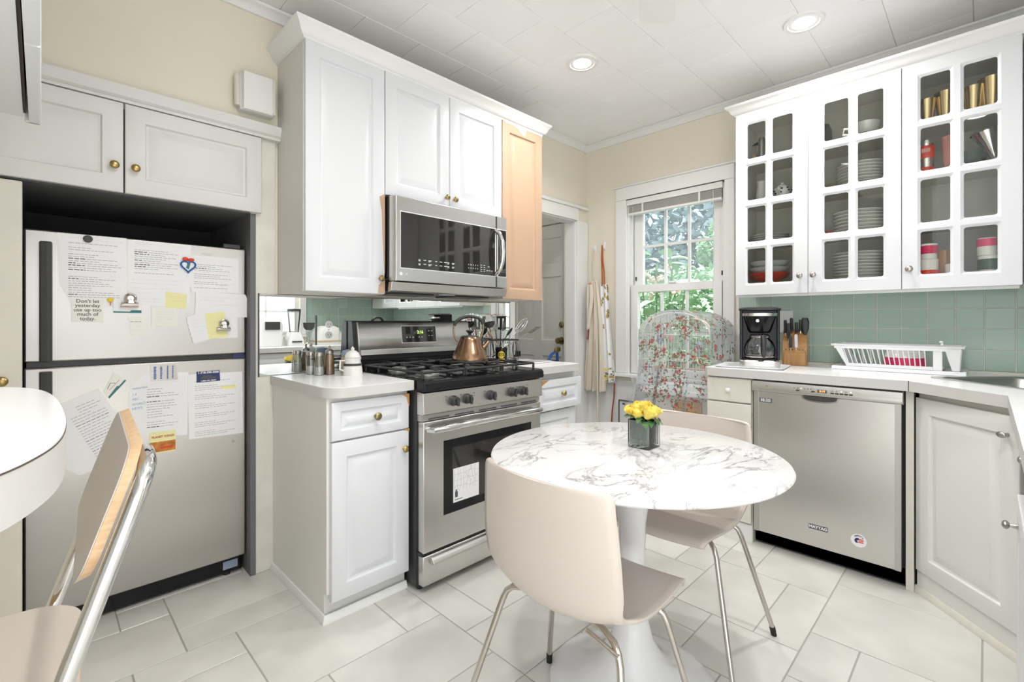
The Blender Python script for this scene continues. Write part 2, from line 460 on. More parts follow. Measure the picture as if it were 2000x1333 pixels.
# ---- floor: grout bed with tiles of a six-inch module
floor = struct('floor', MB().box(-.7, 3.41, -1.0, 3.6, -.12, -.0025), 'grout')
MOD = .1532
def build_floor():
    known = [(10,1,13,3),(10,0,13,1),(13,0,16,2),(8,0,10,2),(9,2,10,3),(13,2,14,3),(14,2,16,3),(0,11,3,13),(0,10,3,11),(-1,12,0,13),(-3,12,-1,14),
             (-3,10,0,12),(1,7,4,10),(-1,9,1,10),(-1,7,1,9),(4,7,5,9),(5,6,6,9),(5,4,8,6),(2,5,5,7),(3,4,5,5),(11,-3,14,0),(9,-1,11,0),(9,-3,11,-1),
             (10,3,12,5),(12,3,14,4),(6,6,8,9),(8,4,10,6),(7,2,9,4),(5,2,7,4),(14,-3,16,0)]
    I0, I1, J0, J1 = -9, 20, -9, 17
    used = {}; rects = []
    def free(r): return all((i, j) not in used for i in range(r[0], r[2]) for j in range(r[1], r[3]))
    def take(r):
        rects.append(r)
        for i in range(r[0], r[2]):
            for j in range(r[1], r[3]): used[(i, j)] = 1
    for r in known:
        if free(r): take(r)
    rnd = random.Random(3)
    for j in range(J0, J1):
        for i in range(I0, I1):
            if (i, j) in used: continue
            opts = [(3, 2), (3, 3), (2, 2), (3, 1), (2, 1), (1, 1)]
            w = rnd.random()
            if w < .4: opts = [(3, 3), (3, 2), (2, 2), (3, 1), (2, 1), (1, 1)]
            elif w < .6: opts = [(2, 2), (3, 2), (2, 1), (1, 1)]
            for a, b in opts:
                r = (i, j, i + a, j + b)
                if i + a <= I1 and j + b <= J1 and free(r): take(r); break
    cache = {}
    g = .0022
    for r in rects:
        x0, y0 = .375 + r[0] * MOD, .47 + r[1] * MOD
        cx, cy = x0 + (r[2] - r[0]) * MOD / 2, y0 + (r[3] - r[1]) * MOD / 2
        if cx > 3.4 or cy > 3.55 or cx < -1.0 or cy < -1.0: continue
        if cx > 3.0 and cy < 1.0: continue
        if cy < -.35 and cx > .9: continue
        if cy > 2.65 and cx < 2.2: continue
        k = (r[2] - r[0], r[3] - r[1])
        if k not in cache:
            w, h = k[0] * MOD / 2 - g, k[1] * MOD / 2 - g
            b = .0012
            mb = MB().loops([[(-w, -h, -.008), (w, -h, -.008), (w, h, -.008), (-w, h, -.008)], [(-w, -h, -b), (w, -h, -b), (w, h, -b), (-w, h, -b)],
                             [(-w + b, -h + b, 0), (w - b, -h + b, 0), (w - b, h - b, 0), (-w + b, h - b, 0)]])
            cache[k] = mesh_of('tile', mb, smooth=0)
        inst('tile', cache[k], 'floor_tile', floor, (cx, cy, 0))
build_floor()

struct('bounce_floor', MB().box(-5.0, -.7, -5.0, 1.5, -.12, -.001).box(-.7, 3.0, -5.0, -1.0, -.12, -.001), 'floor_tile')  # unseen floor, spread wide and unroofed to bounce light onto the ceiling
# ---- ceiling of staggered square tiles
ceiling = struct('ceiling', MB().box(-.48, 3.41, -.84, 2.52, CEIL + .004, CEIL + .12), 'ceiling_gap')
def build_ceiling():
    TX, TY = .312, .296; b = .0018; w, h = TX / 2 - .0008, TY / 2 - .0008
    mb = MB().loops([[(-w, -h, .012), (w, -h, .012), (w, h, .012), (-w, h, .012)], [(-w, -h, b), (w, -h, b), (w, h, b), (-w, h, b)],
                     [(-w + b, -h + b, 0), (w - b, -h + b, 0), (w - b, h - b, 0), (-w + b, h - b, 0)]])
    me = mesh_of('tile', mb, smooth=0); cut = {}
    for r in range(-11, 1):
        ya, yb = 2.116 + r * TY, 2.116 + (r + 1) * TY
        ya, yb = max(ya, -.72), min(yb, YW)
        if yb - ya < .02: continue
        x = 1.12 + (TX / 2 if r % 2 else 0)
        while x > -.36: x -= TX
        while x < XW:
            xa, xb = max(x, -.36), min(x + TX, XW)
            if xb - xa > .02:
                inst('tile', me, 'ceiling_tile', ceiling, ((xa + xb) / 2, (ya + yb) / 2, CEIL), scale=((xb - xa) / TX, (yb - ya) / TY, 1))
            x += TX
build_ceiling()

# ---- walls
wl = MB()
wl.box(.7125, 2.41, YW, 2.52, 0, CEIL); wl.box(2.41, 3.14, YW, 2.52, 2.0, CEIL); wl.box(3.14, 3.41, YW, 2.52, 0, CEIL)
wl.box(-.48, .7125, YW, 2.52, 2.06, CEIL)
wall_left = struct('wall_left', wl, 'wall_paint', label='cream painted wall behind the stove and refrigerator')
wr = MB()
wr.box(XW, 3.41, 2.0, YW, 0, CEIL); wr.box(XW, 3.41, 1.25, 2.0, 2.14, CEIL); wr.box(XW, 3.41, 1.25, 2.0, 0, .75); wr.box(XW, 3.41, -.84, 1.25, 0, CEIL)
wall_right = struct('wall_right', wr, 'wall_paint', label='cream painted wall with the window')
wb = MB()
wb.box(2.09, 3.41, -.84, -.72, 0, CEIL); wb.box(1.12, 2.09, -.84, -.72, 1.95, CEIL); wb.box(1.12, 2.09, -.84, -.72, 0, 1.02); wb.box(.70, 1.12, -.84, -.72, 0, CEIL)
wall_rear = struct('wall_rear', wb, 'wall_paint')
wall_near = struct('wall_near', MB().box(-.48, -.36, .36, 2.40, 0, CEIL), 'wall_paint')
# lower part of the window wall is painted white
struct('trim_1', MB().box(XW - .006, XW + .001, 1.13, 2.395, .0, .70), 'wall_white', label='white painted wall area below the window')
# pier between refrigerator and cabinets, chipped paint
struct('trim_2', MB().box(.7125, .80, 2.388, 2.402, 0, 2.02), 'worn_paint', bevel=.003, label='chipped cream pier beside the refrigerator')
# refrigerator recess
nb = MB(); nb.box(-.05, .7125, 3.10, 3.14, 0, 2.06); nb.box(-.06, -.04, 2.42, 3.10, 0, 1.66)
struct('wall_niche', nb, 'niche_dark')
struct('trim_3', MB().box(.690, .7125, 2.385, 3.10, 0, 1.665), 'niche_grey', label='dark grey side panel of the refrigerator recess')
# ceiling cove
cove = [(0, 0), (.012, 0), (.016, .012), (.030, .030), (.044, .036), (.048, .046), (0, .046)]
struct('trim_4', sweep([(-.36, YW, CEIL - .048), (XW, YW, CEIL - .048), (XW, -.72, CEIL - .048), (.7, -.72, CEIL - .048)], cove), 'trim_white', smooth=30)
# ---- doorway casing
dc = MB(); yo = YW - .022
dc.box(2.41, 3.16, yo, YW, 2.0, 2.10); dc.box(3.14, 3.285, yo, YW, 0, 2.0); dc.box(2.36, 2.41, yo, YW, .93, 2.10)
dc.box(2.395, 3.286, yo - .012, YW, 2.10, 2.125); dc.box(3.128, 3.14, YW - .005, 2.50, 0, 2.0); dc.box(2.41, 3.14, YW - .005, 2.50, 1.992, 2.0)
struct('trim_5', dc, 'trim_white', bevel=.003, label='white casing of the doorway beside the window wall')
# ---- back passage behind the doorway
bpw = MB(); bpw.box(2.20, 2.26, 2.52, 3.45, 0, 2.35); bpw.box(2.20, 3.41, 3.40, 3.46, 0, 2.35); bpw.box(XW, 3.41, YW, 3.46, 0, 2.35)
struct('wall_passage', bpw, 'wall_white')
pc = MB(); pc.box(2.20, 3.41, 2.52, 3.46, 2.30, 2.40)
for k in range(6): pc.box(2.27, 3.28, 2.62 + k * .14, 2.628 + k * .14, 2.285, 2.30)
struct('ceiling_passage', pc, 'cab_old')
dl = thing('door_1', 'grey white panelled back door with brass knob in the passage', None, (-2.92, 3.25, 0), W); dl.obj['kind'] = 'structure'
def panel_slab(x0, x1, z0, z1, yf, t, holes):
    """slab with recessed moulded panels"""
    xs = sorted({x0, x1, *[h[0] for h in holes], *[h[1] for h in holes]}); zs = sorted({z0, z1, *[h[2] for h in holes], *[h[3] for h in holes]})
    mb = MB()
    for i in range(len(xs) - 1):
        for j in range(len(zs) - 1):
            c = ((xs[i] + xs[i + 1]) / 2, (zs[j] + zs[j + 1]) / 2)
            h = next((h for h in holes if h[0] < c[0] < h[1] and h[2] < c[1] < h[3]), None)
            if h: continue
            mb.face([(xs[i], yf, zs[j]), (xs[i + 1], yf, zs[j]), (xs[i + 1], yf, zs[j + 1]), (xs[i], yf, zs[j + 1])])
    for h in holes:
        mb.loops([rloop(*h, yf, 0), rloop(*h, yf + .010, .008), rloop(*h, yf + .011, .02), rloop(*h, yf + .004, .045)], cap0=False)
    mb.loops([rloop(x0, x1, z0, z1, yf, 0), rloop(x0, x1, z0, z1, yf + t, 0)], cap0=False)
    return mb
dh = []
for a, b in ((-3.19, -2.965), (-2.868, -2.645)):
    dh += [(a, b, 1.69, 1.915), (a, b, 1.0, 1.57), (a, b, .25, .86)]
part('door_slab', panel_slab(-3.30, -2.544, .01, 2.03, 3.25, .038, dh), 'cab_side', dl, smooth=25)
part('door_knob', MB().lathe([(.033, 0), (.033, -.004), (.014, -.008), (.012, -.03), (.022, -.038), (.028, -.05), (.024, -.062), (.010, -.068), (.0008, -.069)], (-2.635, 3.25, 1.0), 20, 'y'), 'brass_dark', dl)
part('deadbolt', MB().lathe([(.028, 0), (.028, -.006), (.020, -.014), (.0008, -.016)], (-2.635, 3.25, 1.14), 16, 'y'), 'brass_dark', dl)
dcs = MB(); dcs.box(-2.544, -2.524, 3.235, 3.29, 0, 2.03); dcs.box(-3.38, -2.524, 3.235, 3.29, 2.035, 2.10)
part('door_frame', dcs, 'cab_side', dl, bevel=.003)

# ---- window beside the glass-front cabinets
win = thing('window_1', 'white double-hung window with muntins behind the bird cage', None, (-1.62, 3.29, .74), W); win.obj['kind'] = 'structure'
cs = MB(); yf = XW - .02
cs.box(-2.10, -2.0, yf, XW + .0, .761, 2.1245); cs.box(-1.25, -1.185, yf, XW, .761, 2.1245); cs.box(-2.10, -1.185, yf, XW, 2.125, 2.225)
cs.box(-2.115, -1.17, yf - .008, XW, 2.225, 2.240)
part('casing', cs, 'trim_white', win, bevel=.003)
jb = MB(); jb.box(-2.0, -1.985, XW, 3.40, .76, 2.13); jb.box(-1.265, -1.25, XW, 3.40, .76, 2.13); jb.box(-2.0, -1.25, XW, 3.40, 2.115, 2.13)
jb.box(-1.985, -1.975, 3.325, 3.335, .76, 2.115); jb.box(-1.275, -1.265, 3.325, 3.335, .76, 2.115)
part('jamb', jb, 'trim_white', win)
part('sill', MB().box(-2.125, -1.16, XW - .055, 3.40, .735, .76), 'trim_white', win, bevel=.004)
def sash(name, x0, x1, z0, z1, y0, y1, st, top, bot, cols, rows):
    f = MB(); f.box(x0, x0 + st, y0, y1, z0, z1); f.box(x1 - st, x1, y0, y1, z0, z1); f.box(x0 + st, x1 - st, y0, y1, z1 - top, z1); f.box(x0 + st, x1 - st, y0, y1, z0, z0 + bot)
    s = part(name, f, 'trim_white', win, bevel=.003)
    gx0, gx1, gz0, gz1 = x0 + st, x1 - st, z0 + bot, z1 - top; ym = (y0 + y1) / 2
    for i in range(1, cols):
        x = gx0 + (gx1 - gx0) * i / cols; part('muntin', MB().box(x - .009, x + .009, ym - .010, ym + .010, gz0, gz1), 'trim_white', s)
    for j in range(1, rows):
        z = gz0 + (gz1 - gz0) * j / rows; part('muntin', MB().box(gx0, gx1, ym - .0095, ym + .0095, z - .009, z + .009), 'trim_white', s)
    for i in range(cols):
        for j in range(rows):
            xa, xb = gx0 + (gx1 - gx0) * i / cols, gx0 + (gx1 - gx0) * (i + 1) / cols; za, zb = gz0 + (gz1 - gz0) * j / rows, gz0 + (gz1 - gz0) * (j + 1) / rows
            part('pane', MB().face([(xa, ym, za), (xb, ym, za), (xb, ym, zb), (xa, ym, zb)]), 'pane_haze' if name == 'upper_sash' else 'pane_window', s, smooth=0, fix=False)
    return s
sash('upper_sash', -1.975, -1.275, 1.40, 2.115, 3.345, 3.385, .075, .06, .05, 3, 2)
lo = sash('lower_sash', -1.975, -1.275, .765, 1.452, 3.295, 3.335, .060, .058, .05, 3, 2)
part('sash_lock', MB().box(-1.66, -1.60, 3.288, 3.30, 1.452, 1.466), 'trim_white', lo, bevel=.003)
for xx in (-1.955, -1.29): part('sash_latch', MB().box(xx - .004, xx + .004, 3.336, 3.346, 1.49, 1.52), 'charcoal', win)
# ---- second window, over the rear counter (seen in the mirror)
w2 = thing('window_2', 'white window over the rear counter seen in the mirror', None, (-1.6, .72, 1.02), R); w2.obj['kind'] = 'structure'
c2 = MB(); c2.box(-2.16, -2.09, .70, .72, 1.021, 1.949); c2.box(-1.12, -1.05, .70, .72, 1.021, 1.949); c2.box(-2.16, -1.05, .70, .72, 1.95, 2.02); c2.box(-2.16, -1.05, .69, .76, .995, 1.02)
part('casing', c2, 'trim_white', w2, bevel=.003)
f2 = MB(); f2.box(-2.09, -2.05, .75, .79, 1.02, 1.95); f2.box(-1.16, -1.12, .75, .79, 1.02, 1.95); f2.box(-2.05, -1.16, .75, .79, 1.02, 1.06); f2.box(-2.05, -1.16, .75, .79, 1.91, 1.95); f2.box(-2.05, -1.16, .75, .79, 1.46, 1.50)
part('sash', f2, 'trim_white', w2)
for x in (-1.75, -1.45): part('muntin', MB().box(x - .009, x + .009, .76, .78, 1.06, 1.91), 'trim_white', w2)
part('muntin', MB().box(-2.05, -1.16, .76, .78, 1.27, 1.288), 'trim_white', w2)
part('pane', MB().face([(-2.05, .77, 1.06), (-1.16, .77, 1.06), (-1.16, .77, 1.91), (-2.05, .77, 1.91)]), 'pane_window', w2, smooth=0, fix=False)

# ---- green wall tiles over the counters, pieces of the two walls
def backsplash(wallT, rot, x0, x1, first, yface, z0=.925, rows=4, skip=None):
    P, PZ, gr = .1055, .1035, .0042
    base = MB().box(x0, x1, yface, yface + .004, z0 - .012, z0 + rows * PZ)
    c, s_ = math.cos(rot), math.sin(rot)
    g = bpy.data.objects.new('tile_grout', mesh_of('tile_grout', base)); COL.objects.link(g); g.parent = wallT.obj; g.rotation_euler = (0, 0, rot); g.data.materials.append(MATS['tile_grout'])
    w, h, b = P / 2 - gr / 2, PZ / 2 - gr / 2, .0015
    mb = MB().loops([rloop(-w, w, -h, h, 0.004, 0), rloop(-w, w, -h, h, -.0008, 0), rloop(-w, w, -h, h, -.0025, b)])
    me = mesh_of('tile', mb, smooth=0)
    k = 0
    x = first
    while x > x0: x -= P
    while x < x1 - .004:
        xa, xb = max(x, x0), min(x + P, x1)
        if xb - xa > .012:
            for j in range(rows):
                cx, cz = (xa + xb) / 2, z0 + (j + .5) * PZ
                o = inst('tile', me, 'tile_green', wallT, (c * cx - s_ * yface, s_ * cx + c * yface, cz), rot=(0, 0, rot), scale=((xb - xa) / P, 1, 1))
        x += P
backsplash(wall_right, W, -1.158, .715, -.007, XW - .005)
backsplash(wall_rear, R, -3.28, -2.165, -3.28, .715, rows=5)
struct('trim_6', MB().box(-1.165, -1.158, XW - .009, XW, .914, 1.33), 'trim_white', rot=W)

# ---- garden outside
def leafmass(mb, c, r, n, size, rnd):
    for _ in range(n):
        while True:
            p = Vector((rnd.uniform(-1, 1), rnd.uniform(-1, 1), rnd.uniform(-1, 1)))
            if .3 < p.length < 1: break
        q = Vector((c[0] + p.x * r[0], c[1] + p.y * r[1], c[2] + p.z * r[2]))
        a = Vector((rnd.gauss(0, 1), rnd.gauss(0, 1), rnd.gauss(0, .6))).normalized(); b = a.orthogonal().normalized()
        b = (b * math.cos(rnd.random() * 6) + a.cross(b) * math.sin(rnd.random() * 6))
        s = size * rnd.uniform(.6, 1.3)
        mb.add([q - a * s, q + b * s * .45, q + a * s, q - b * s * .45], [(0, 1, 2, 3)])
rnd = random.Random(11)
solo('garden_ground', 'green ground cover of the garden beyond the window', 'ground', MB().grid(lambda u, v: (3.42 + 7 * u, -4 + 12 * v, .25 + .9 * u + .1 * math.sin(9 * u + 7 * v)), 24, 30), 'ground', (3.42, 2, 0), local=False)
scene_objs = []
hb = MB(); leafmass(hb, (5.3, 2.4, 1.25), (.6, 2.2, .55), 9000, .05, rnd)
solo('ivy_bank', 'pale green ground ivy on the bank outside the window', 'ivy', hb, 'foliage_b', (5.6, 2.6, .6), kind='stuff', smooth=0, fix=False)
hb = MB(); leafmass(hb, (7.6, 3.4, 2.6), (.9, 3.4, 1.7), 16000, .085, rnd)
solo('hedge', 'blue green hedge filling the upper window panes', 'hedge', hb, 'foliage_c', (7.0, 3.2, .8), kind='stuff', smooth=0, fix=False)
hb = MB(); leafmass(hb, (6.3, 1.9, 2.1), (.35, .9, .5), 3000, .05, rnd)
solo('light_shrub', 'light green shrub outside the right half of the window', 'shrub', hb, 'foliage_a', (6.2, 1.6, .9), kind='stuff', smooth=0, fix=False)
# broad-leaved shrub close to the glass, every leaf a piece
sh = thing('broad_leaf_shrub', 'broad leaved shrub with pale blossoms close to the left window panes', 'shrub', (4.45, 2.62, .6))
stem = MB()
for k in range(5): stem.tube([(4.45 + .03 * k, 2.62 - .05 * k, .55), (4.4 + .05 * k, 2.6 - .10 * k, 1.1), (4.35 + .04 * k, 2.66 - .15 * k, 1.75)], .010, 6)
part('stem', stem, 'foliage_a', sh)
lm = MB().grid(lambda u, v: ((v - .5) * .09 * math.sin(PI * min(1, u * 1.02 + .02)) ** .7, 0.26 * u, .03 * math.sin(PI * u) + .25 * abs(v - .5) * .06), 8, 4)
lme = mesh_of('leaf', lm, smooth=60)
for k in range(46):
    a = rnd.uniform(0, 2 * PI); z = rnd.uniform(1.15, 1.85); t = rnd.random()
    inst('leaf', lme, 'foliage_b', sh, (4.42 + rnd.uniform(-.12, .16), 2.60 - .45 * t + rnd.uniform(-.08, .08), z), rot=(rnd.uniform(-.7, .3), rnd.uniform(-.4, .4), a), scale=(rnd.uniform(.8, 1.3),) * 3)
for k in range(9):
    bl = MB(); c = (4.36 + rnd.uniform(-.1, .1), 2.55 - .5 * rnd.random(), rnd.uniform(1.3, 1.75))
    for q in range(7): bl.ell((c[0] + rnd.uniform(-.03, .03), c[1] + rnd.uniform(-.03, .03), c[2] + rnd.uniform(-.03, .03)), (.016, .016, .016), 5)
    part('blossom', bl, 'blossom', sh)
solo('garden_arch', 'curved grey pipe arching outside the lower right panes', 'pipe', MB().tube([(4.3 - .0 * k, 1.62 - .06 * k, .6 + .82 * math.sin(min(1, k / 10) * PI / 2)) for k in range(13)], .02, 8), 'blue_grey', (4.3, 1.62, .6))
solo('garden_hose', 'red and white hose loops seen through the lower panes', 'hose', MB().tube([(4.6, 2.1 + .20 * math.cos(a / 6), 1.10 + .10 * math.sin(a / 6)) for a in range(0, 22)], .008, 8), 'hose', (4.6, 2.1, .9))
# ================================================================== LEFT RUN (stove wall, frame x = X, y = Y)
# ---- refrigerator
fr = thing('refrigerator', 'stainless top-freezer refrigerator with black edge handles in its recess', 'refrigerator', (.325, 2.75, 0))
part('body', MB().box(-.03, .681, 2.50, 3.06, .03, 1.495), 'charcoal', fr, bevel=.006)
part('freezer_door', MB().box(-.035, .686, 2.440, 2.497, 1.020, 1.505), 'steel_fridge', fr, bevel=.006)
part('fresh_food_door', MB().box(-.035, .686, 2.440, 2.497, .085, 1.000), 'steel_fridge', fr, bevel=.006)
part('door_gasket', MB().box(-.028, .680, 2.452, 2.499, 1.0005, 1.0195), 'black_satin', fr)
part('hinge', MB().box(.635, .683, 2.446, 2.495, 1.001, 1.019), 'navy', fr)
part('top_hinge', MB().box(.60, .67, 2.46, 2.53, 1.5055, 1.525), 'charcoal', fr, bevel=.003)
for z0, z1, nm in ((1.022, 1.462, 'freezer_handle'), (.575, .985, 'fridge_handle')):
    part(nm, MB().prism([(.004, 2.4395), (.040, 2.4395), (.037, 2.418), (.024, 2.412), (.006, 2.418)], z0, z1), 'charcoal', fr, bevel=.003, label='black vertical edge handle')
part('kick_grille', MB().box(-.03, .68, 2.475, 2.51, .012, .078), 'black_gloss', fr, bevel=.003)
part('badge', MB().lathe([(.007, 0), (.007, -.0015), (.0008, -.002)], (.633, 2.440, .62), 14, 'y'), 'nickel', fr)
part('foot', MB().box(.60, .66, 2.468, 2.476, .03, .066), 'blue_grey', fr); part('foot', MB().cyl((.62, 2.49, 0), (.62, 2.49, .02), .015), 'black_satin', fr); part('foot', MB().cyl((.02, 2.49, 0), (.02, 2.49, .02), .015), 'black_satin', fr)
YF = 2.4398
# ---- papers and magnets on the refrigerator
def words(x0, x1, z, h, rnd, y, fill=.85, bold=0):
    mb = MB(); x = x0
    while x < x0 + (x1 - x0) * fill:
        w = rnd.uniform(.006, .016); w = min(w, x1 - x)
        mb.face([(x, y, z), (x + w, y, z), (x + w, y, z + h), (x, y, z + h)]); x += w + .0028
    return mb
def paper(name, label, cat, poly, y, m='paper', group='papers on the refrigerator', curl=None, lines=(), thick=.0007, hand=(), seed=1):
    """a sheet: outline in (x, z) on the refrigerator front, with printed lines"""
    c = (sum(p[0] for p in poly) / len(poly), y, min(p[1] for p in poly))
    t = thing(name, label, cat, c, group=group)
    part('sheet', MB().prism([(p[0], p[1]) for p in poly], y - thick, y, 'y'), m, t, smooth=0)
    rnd = random.Random(seed)
    mb = MB(); soft = MB()
    yy = y - thick - .0002
    for (x0, x1, z, h, fill, kind) in lines:
        w = words(x0, x1, z, h, rnd, yy, fill)
        (mb if kind else soft).add(w.v, w.f)
    if mb.f: part('print', mb, 'ink', t, smooth=0, fix=False, kind='stuff')
    if soft.f: part('fine_print', soft, 'ink_soft', t, smooth=0, fix=False, kind='stuff')
    hs = MB()
    for (x0, x1, z, amp, tilt) in hand:       # pencilled scrawl
        n = int((x1 - x0) / .003)
        for k in range(n):
            xa = x0 + (x1 - x0) * k / n; xb = xa + .0032; za = z + tilt * (xa - x0) + rnd.uniform(-amp, amp); zb = z + tilt * (xb - x0) + rnd.uniform(-amp, amp)
            if rnd.random() < .8: hs.face([(xa, yy, za), (xb, yy, zb), (xb, yy, zb + .0009), (xa, yy, za + .0009)])
    if hs.f: part('handwriting', hs, 'ink_pencil', t, smooth=0, fix=False, kind='stuff')
    return t
def lines_block(x0, x1, ztop, zbot, pitch, rnd, h=.0028, kinds=.35):
    out = []; z = ztop
    while z > zbot:
        if rnd.random() < .86:
            k = rnd.random() < kinds
            if k:
                w = rnd.uniform(.02, .05); out.append((x0, x0 + w, z, h * 1.15, 1, 1)); out.append((x0 + w + .004, x1, z, h * .8, rnd.uniform(.45, 1), 0))
            else: out.append((x0, x1, z, h * .8, rnd.uniform(.4, 1), 0))
        z -= pitch
    return out
rn = random.Random(5)
paper('menu_sheet', 'large printed sheet at the freezer door top left with a lifted torn corner', 'paper', [(.052, 1.500), (.253, 1.503), (.249, 1.227), (.094, 1.224), (.058, 1.309)], YF,
      lines=lines_block(.082, .236, 1.466, 1.262, .0085, rn), hand=[(.062, .135, 1.488, .003, 0), (.16, .245, 1.482, .003, -.02), (.20, .245, 1.385, .002, 0), (.20, .245, 1.345, .002, 0)], seed=2)
paper('menu_sheet', 'printed sheet with pencil notes, between the torn sheet and the heart magnet', 'paper', [(.256, 1.497), (.471, 1.499), (.465, 1.223), (.254, 1.244)], YF - .0009,
      lines=lines_block(.278, .425, 1.468, 1.36, .0085, rn), hand=[(.28, .46, 1.486, .003, 0), (.27, .45, 1.34, .003, 0), (.265, .42, 1.325, .003, 0), (.27, .40, 1.305, .003, 0), (.28, .33, 1.285, .003, 0), (.30, .36, 1.262, .003, 0), (.31, .38, 1.25, .003, 0)], seed=3)
paper('menu_sheet', 'printed list sheet on the freezer door top right under the heart magnet', 'paper', [(.434, 1.457), (.655, 1.458), (.658, 1.298), (.474, 1.297)], YF - .0018,
      lines=lines_block(.482, .63, 1.418, 1.315, .0085, rn, kinds=.2), hand=[(.47, .545, 1.444, .004, 0), (.56, .60, 1.385, .004, 0), (.58, .64, 1.335, .004, 0)], seed=4)
paper('note_sheet', 'folded pencil note below the printed list, hanging past the door edge', 'paper', [(.488, 1.300), (.684, 1.294), (.699, 1.251), (.697, 1.189), (.484, 1.183)], YF - .0027,
      hand=[(.50, .66, 1.275, .004, 0), (.50, .60, 1.262, .003, 0), (.55, .67, 1.242, .003, 0)], seed=5)
paper('notebook_page', 'ragged edged notebook page under the lower bulldog clip', 'paper',
      [(.454, 1.188), (.488, 1.203), (.649, 1.224), (.652, 1.095), (.549, 1.093), (.480, 1.072), (.477, 1.083), (.474, 1.089), (.474, 1.099), (.469, 1.105), (.470, 1.117), (.465, 1.124), (.465, 1.136), (.460, 1.143), (.461, 1.155), (.456, 1.163), (.457, 1.175)], YF - .0036,
      hand=[(.475, .52, 1.175, .004, .1), (.478, .522, 1.160, .004, .1), (.48, .525, 1.145, .003, .1), (.482, .525, 1.125, .003, .1)], seed=6)
paper('sticky_note', 'small yellow sticky note on the middle sheet', 'note', [(.382, 1.295), (.456, 1.287), (.452, 1.223), (.380, 1.228)], YF - .0020, 'sticky', 'sticky notes on the refrigerator', hand=[(.392, .43, 1.275, .003, 0), (.40, .44, 1.255, .002, 0)], seed=7)
paper('sticky_note', 'yellow sticky note held by the lower bulldog clip', 'note', [(.522, 1.204), (.598, 1.214), (.610, 1.100), (.536, 1.091)], YF - .0046, 'sticky', 'sticky notes on the refrigerator', hand=[(.535, .59, 1.185, .003, .1), (.537, .59, 1.165, .003, .1), (.54, .58, 1.14, .003, .1), (.545, .58, 1.12, .003, .1)], seed=8)
q = paper('quote_card', 'square card reading Don\'t let yesterday use up too much of today', 'card', [(.091, 1.257), (.182, 1.254), (.182, 1.166), (.091, 1.168)], YF - .0018, 'paper_warm')
part('lettering', text_mb("Don't let\nyesterday\nuse up too\nmuch of\ntoday.", .0185, (.1365, YF - .0028, 1.2135), bold=.00025, sx=1.0, line=.90), 'ink', q, smooth=0, fix=False)
part('signature', MB().box(.12, .152, YF - .0028, YF - .0026, 1.1715, 1.1735), 'ink_soft', q, smooth=0)
paper('quote_card', 'white card with small script lines below the middle sheet', 'card', [(.333, 1.233), (.423, 1.227), (.423, 1.146), (.333, 1.147)], YF - .0016, 'paper_warm', hand=[(.348, .408, 1.208, .0025, 0), (.346, .412, 1.198, .0025, 0), (.343, .414, 1.188, .0025, 0), (.350, .41, 1.178, .0025, 0), (.37, .39, 1.163, .002, 0)], seed=9)
paper('torn_note', 'small torn note stuck to the freezer door centre', 'note', [(.256, 1.188), (.311, 1.187), (.310, 1.113), (.306, 1.111), (.273, 1.110), (.265, 1.120), (.262, 1.150)], YF - .0006, 'paper_warm', lines=[(.264, .30, 1.167, .003, 1, 0)], hand=[(.27, .30, 1.15, .003, 0), (.272, .30, 1.135, .003, 0)], seed=10)
b1 = paper('business_card', 'white and teal business card under the upper bulldog clip', 'card', [(.212, 1.253), (.298, 1.245), (.300, 1.203), (.212, 1.204)], YF - .0028)
part('teal_band', MB().prism([(.212, 1.204), (.300, 1.203), (.300, 1.215), (.268, 1.215), (.262, 1.209), (.212, 1.210)], YF - .0038, YF - .0036, 'y'), 'teal', b1, smooth=0)
part('red_line', MB().box(.232, .292, YF - .0038, YF - .0036, 1.2265, 1.2285), 'red_soft', b1, smooth=0)
def bulldog(label, x, z, y):
    t = thing('bulldog_clip', label, 'clip', (x, y, z), group='bulldog clips')
    part('jaw', MB().prism([(y, z - .012), (y - .016, z - .012), (y - .018, z - .004), (y - .009, z + .004), (y, z + .002)], x - .027, x + .027, 'x'), 'chrome_warm', t, bevel=.001)
    part('spring', MB().lathe([(.020, 0), (.020, -.004), (.014, -.007), (.010, -.003), (.006, -.003), (.006, -.010), (.0008, -.010)], (x + .003, y - .004, z + .020), 20, 'y'), 'chrome_warm', t)
    part('lever', MB().prism([(x - .006, z - .004), (x + .014, z - .004), (x + .010, z + .016), (x - .003, z + .016)], y - .014, y - .010, 'y'), 'chrome_warm', t)
bulldog('bulldog clip holding the business card on the freezer door', .262, 1.243, YF - .0042)
bulldog('bulldog clip holding the yellow note at the freezer door right', .592, 1.140, YF - .0056)
solo('round_magnet', 'round black magnet at the top of the torn sheet', 'magnet', MB().lathe([(.014, 0), (.014, -.004), (.012, -.006), (.0008, -.0062)], (.137, YF - .0008, 1.486), 20, 'y'), 'charcoal', (.137, YF - .0008, 1.486))
hm = thing('heart_magnet', 'blue heart shaped magnet with a red bow', 'magnet', (.458, YF - .0027, 1.40))
def heart(s, cx, cz): return [(cx + s * (16 * math.sin(a) ** 3) / 16, cz + s * (13 * math.cos(a) - 5 * math.cos(2 * a) - 2 * math.cos(3 * a) - math.cos(4 * a)) / 16) for a in [2 * PI * k / 28 for k in range(28)]]
yb = YF - .0028
part('outline', MB().tube([(p[0], yb - .004, p[1]) for p in heart(.027, .460, 1.408)], .0032, 6, closed=True), 'blue', hm)
part('figure', MB().prism(heart(.021, .460, 1.408), yb - .003, yb, 'y'), 'paper', hm, smooth=0)
part('stripe', MB().prism([(.452, 1.40), (.462, 1.395), (.468, 1.42), (.458, 1.424)], yb - .005, yb - .003, 'y'), 'teal', hm, smooth=0)
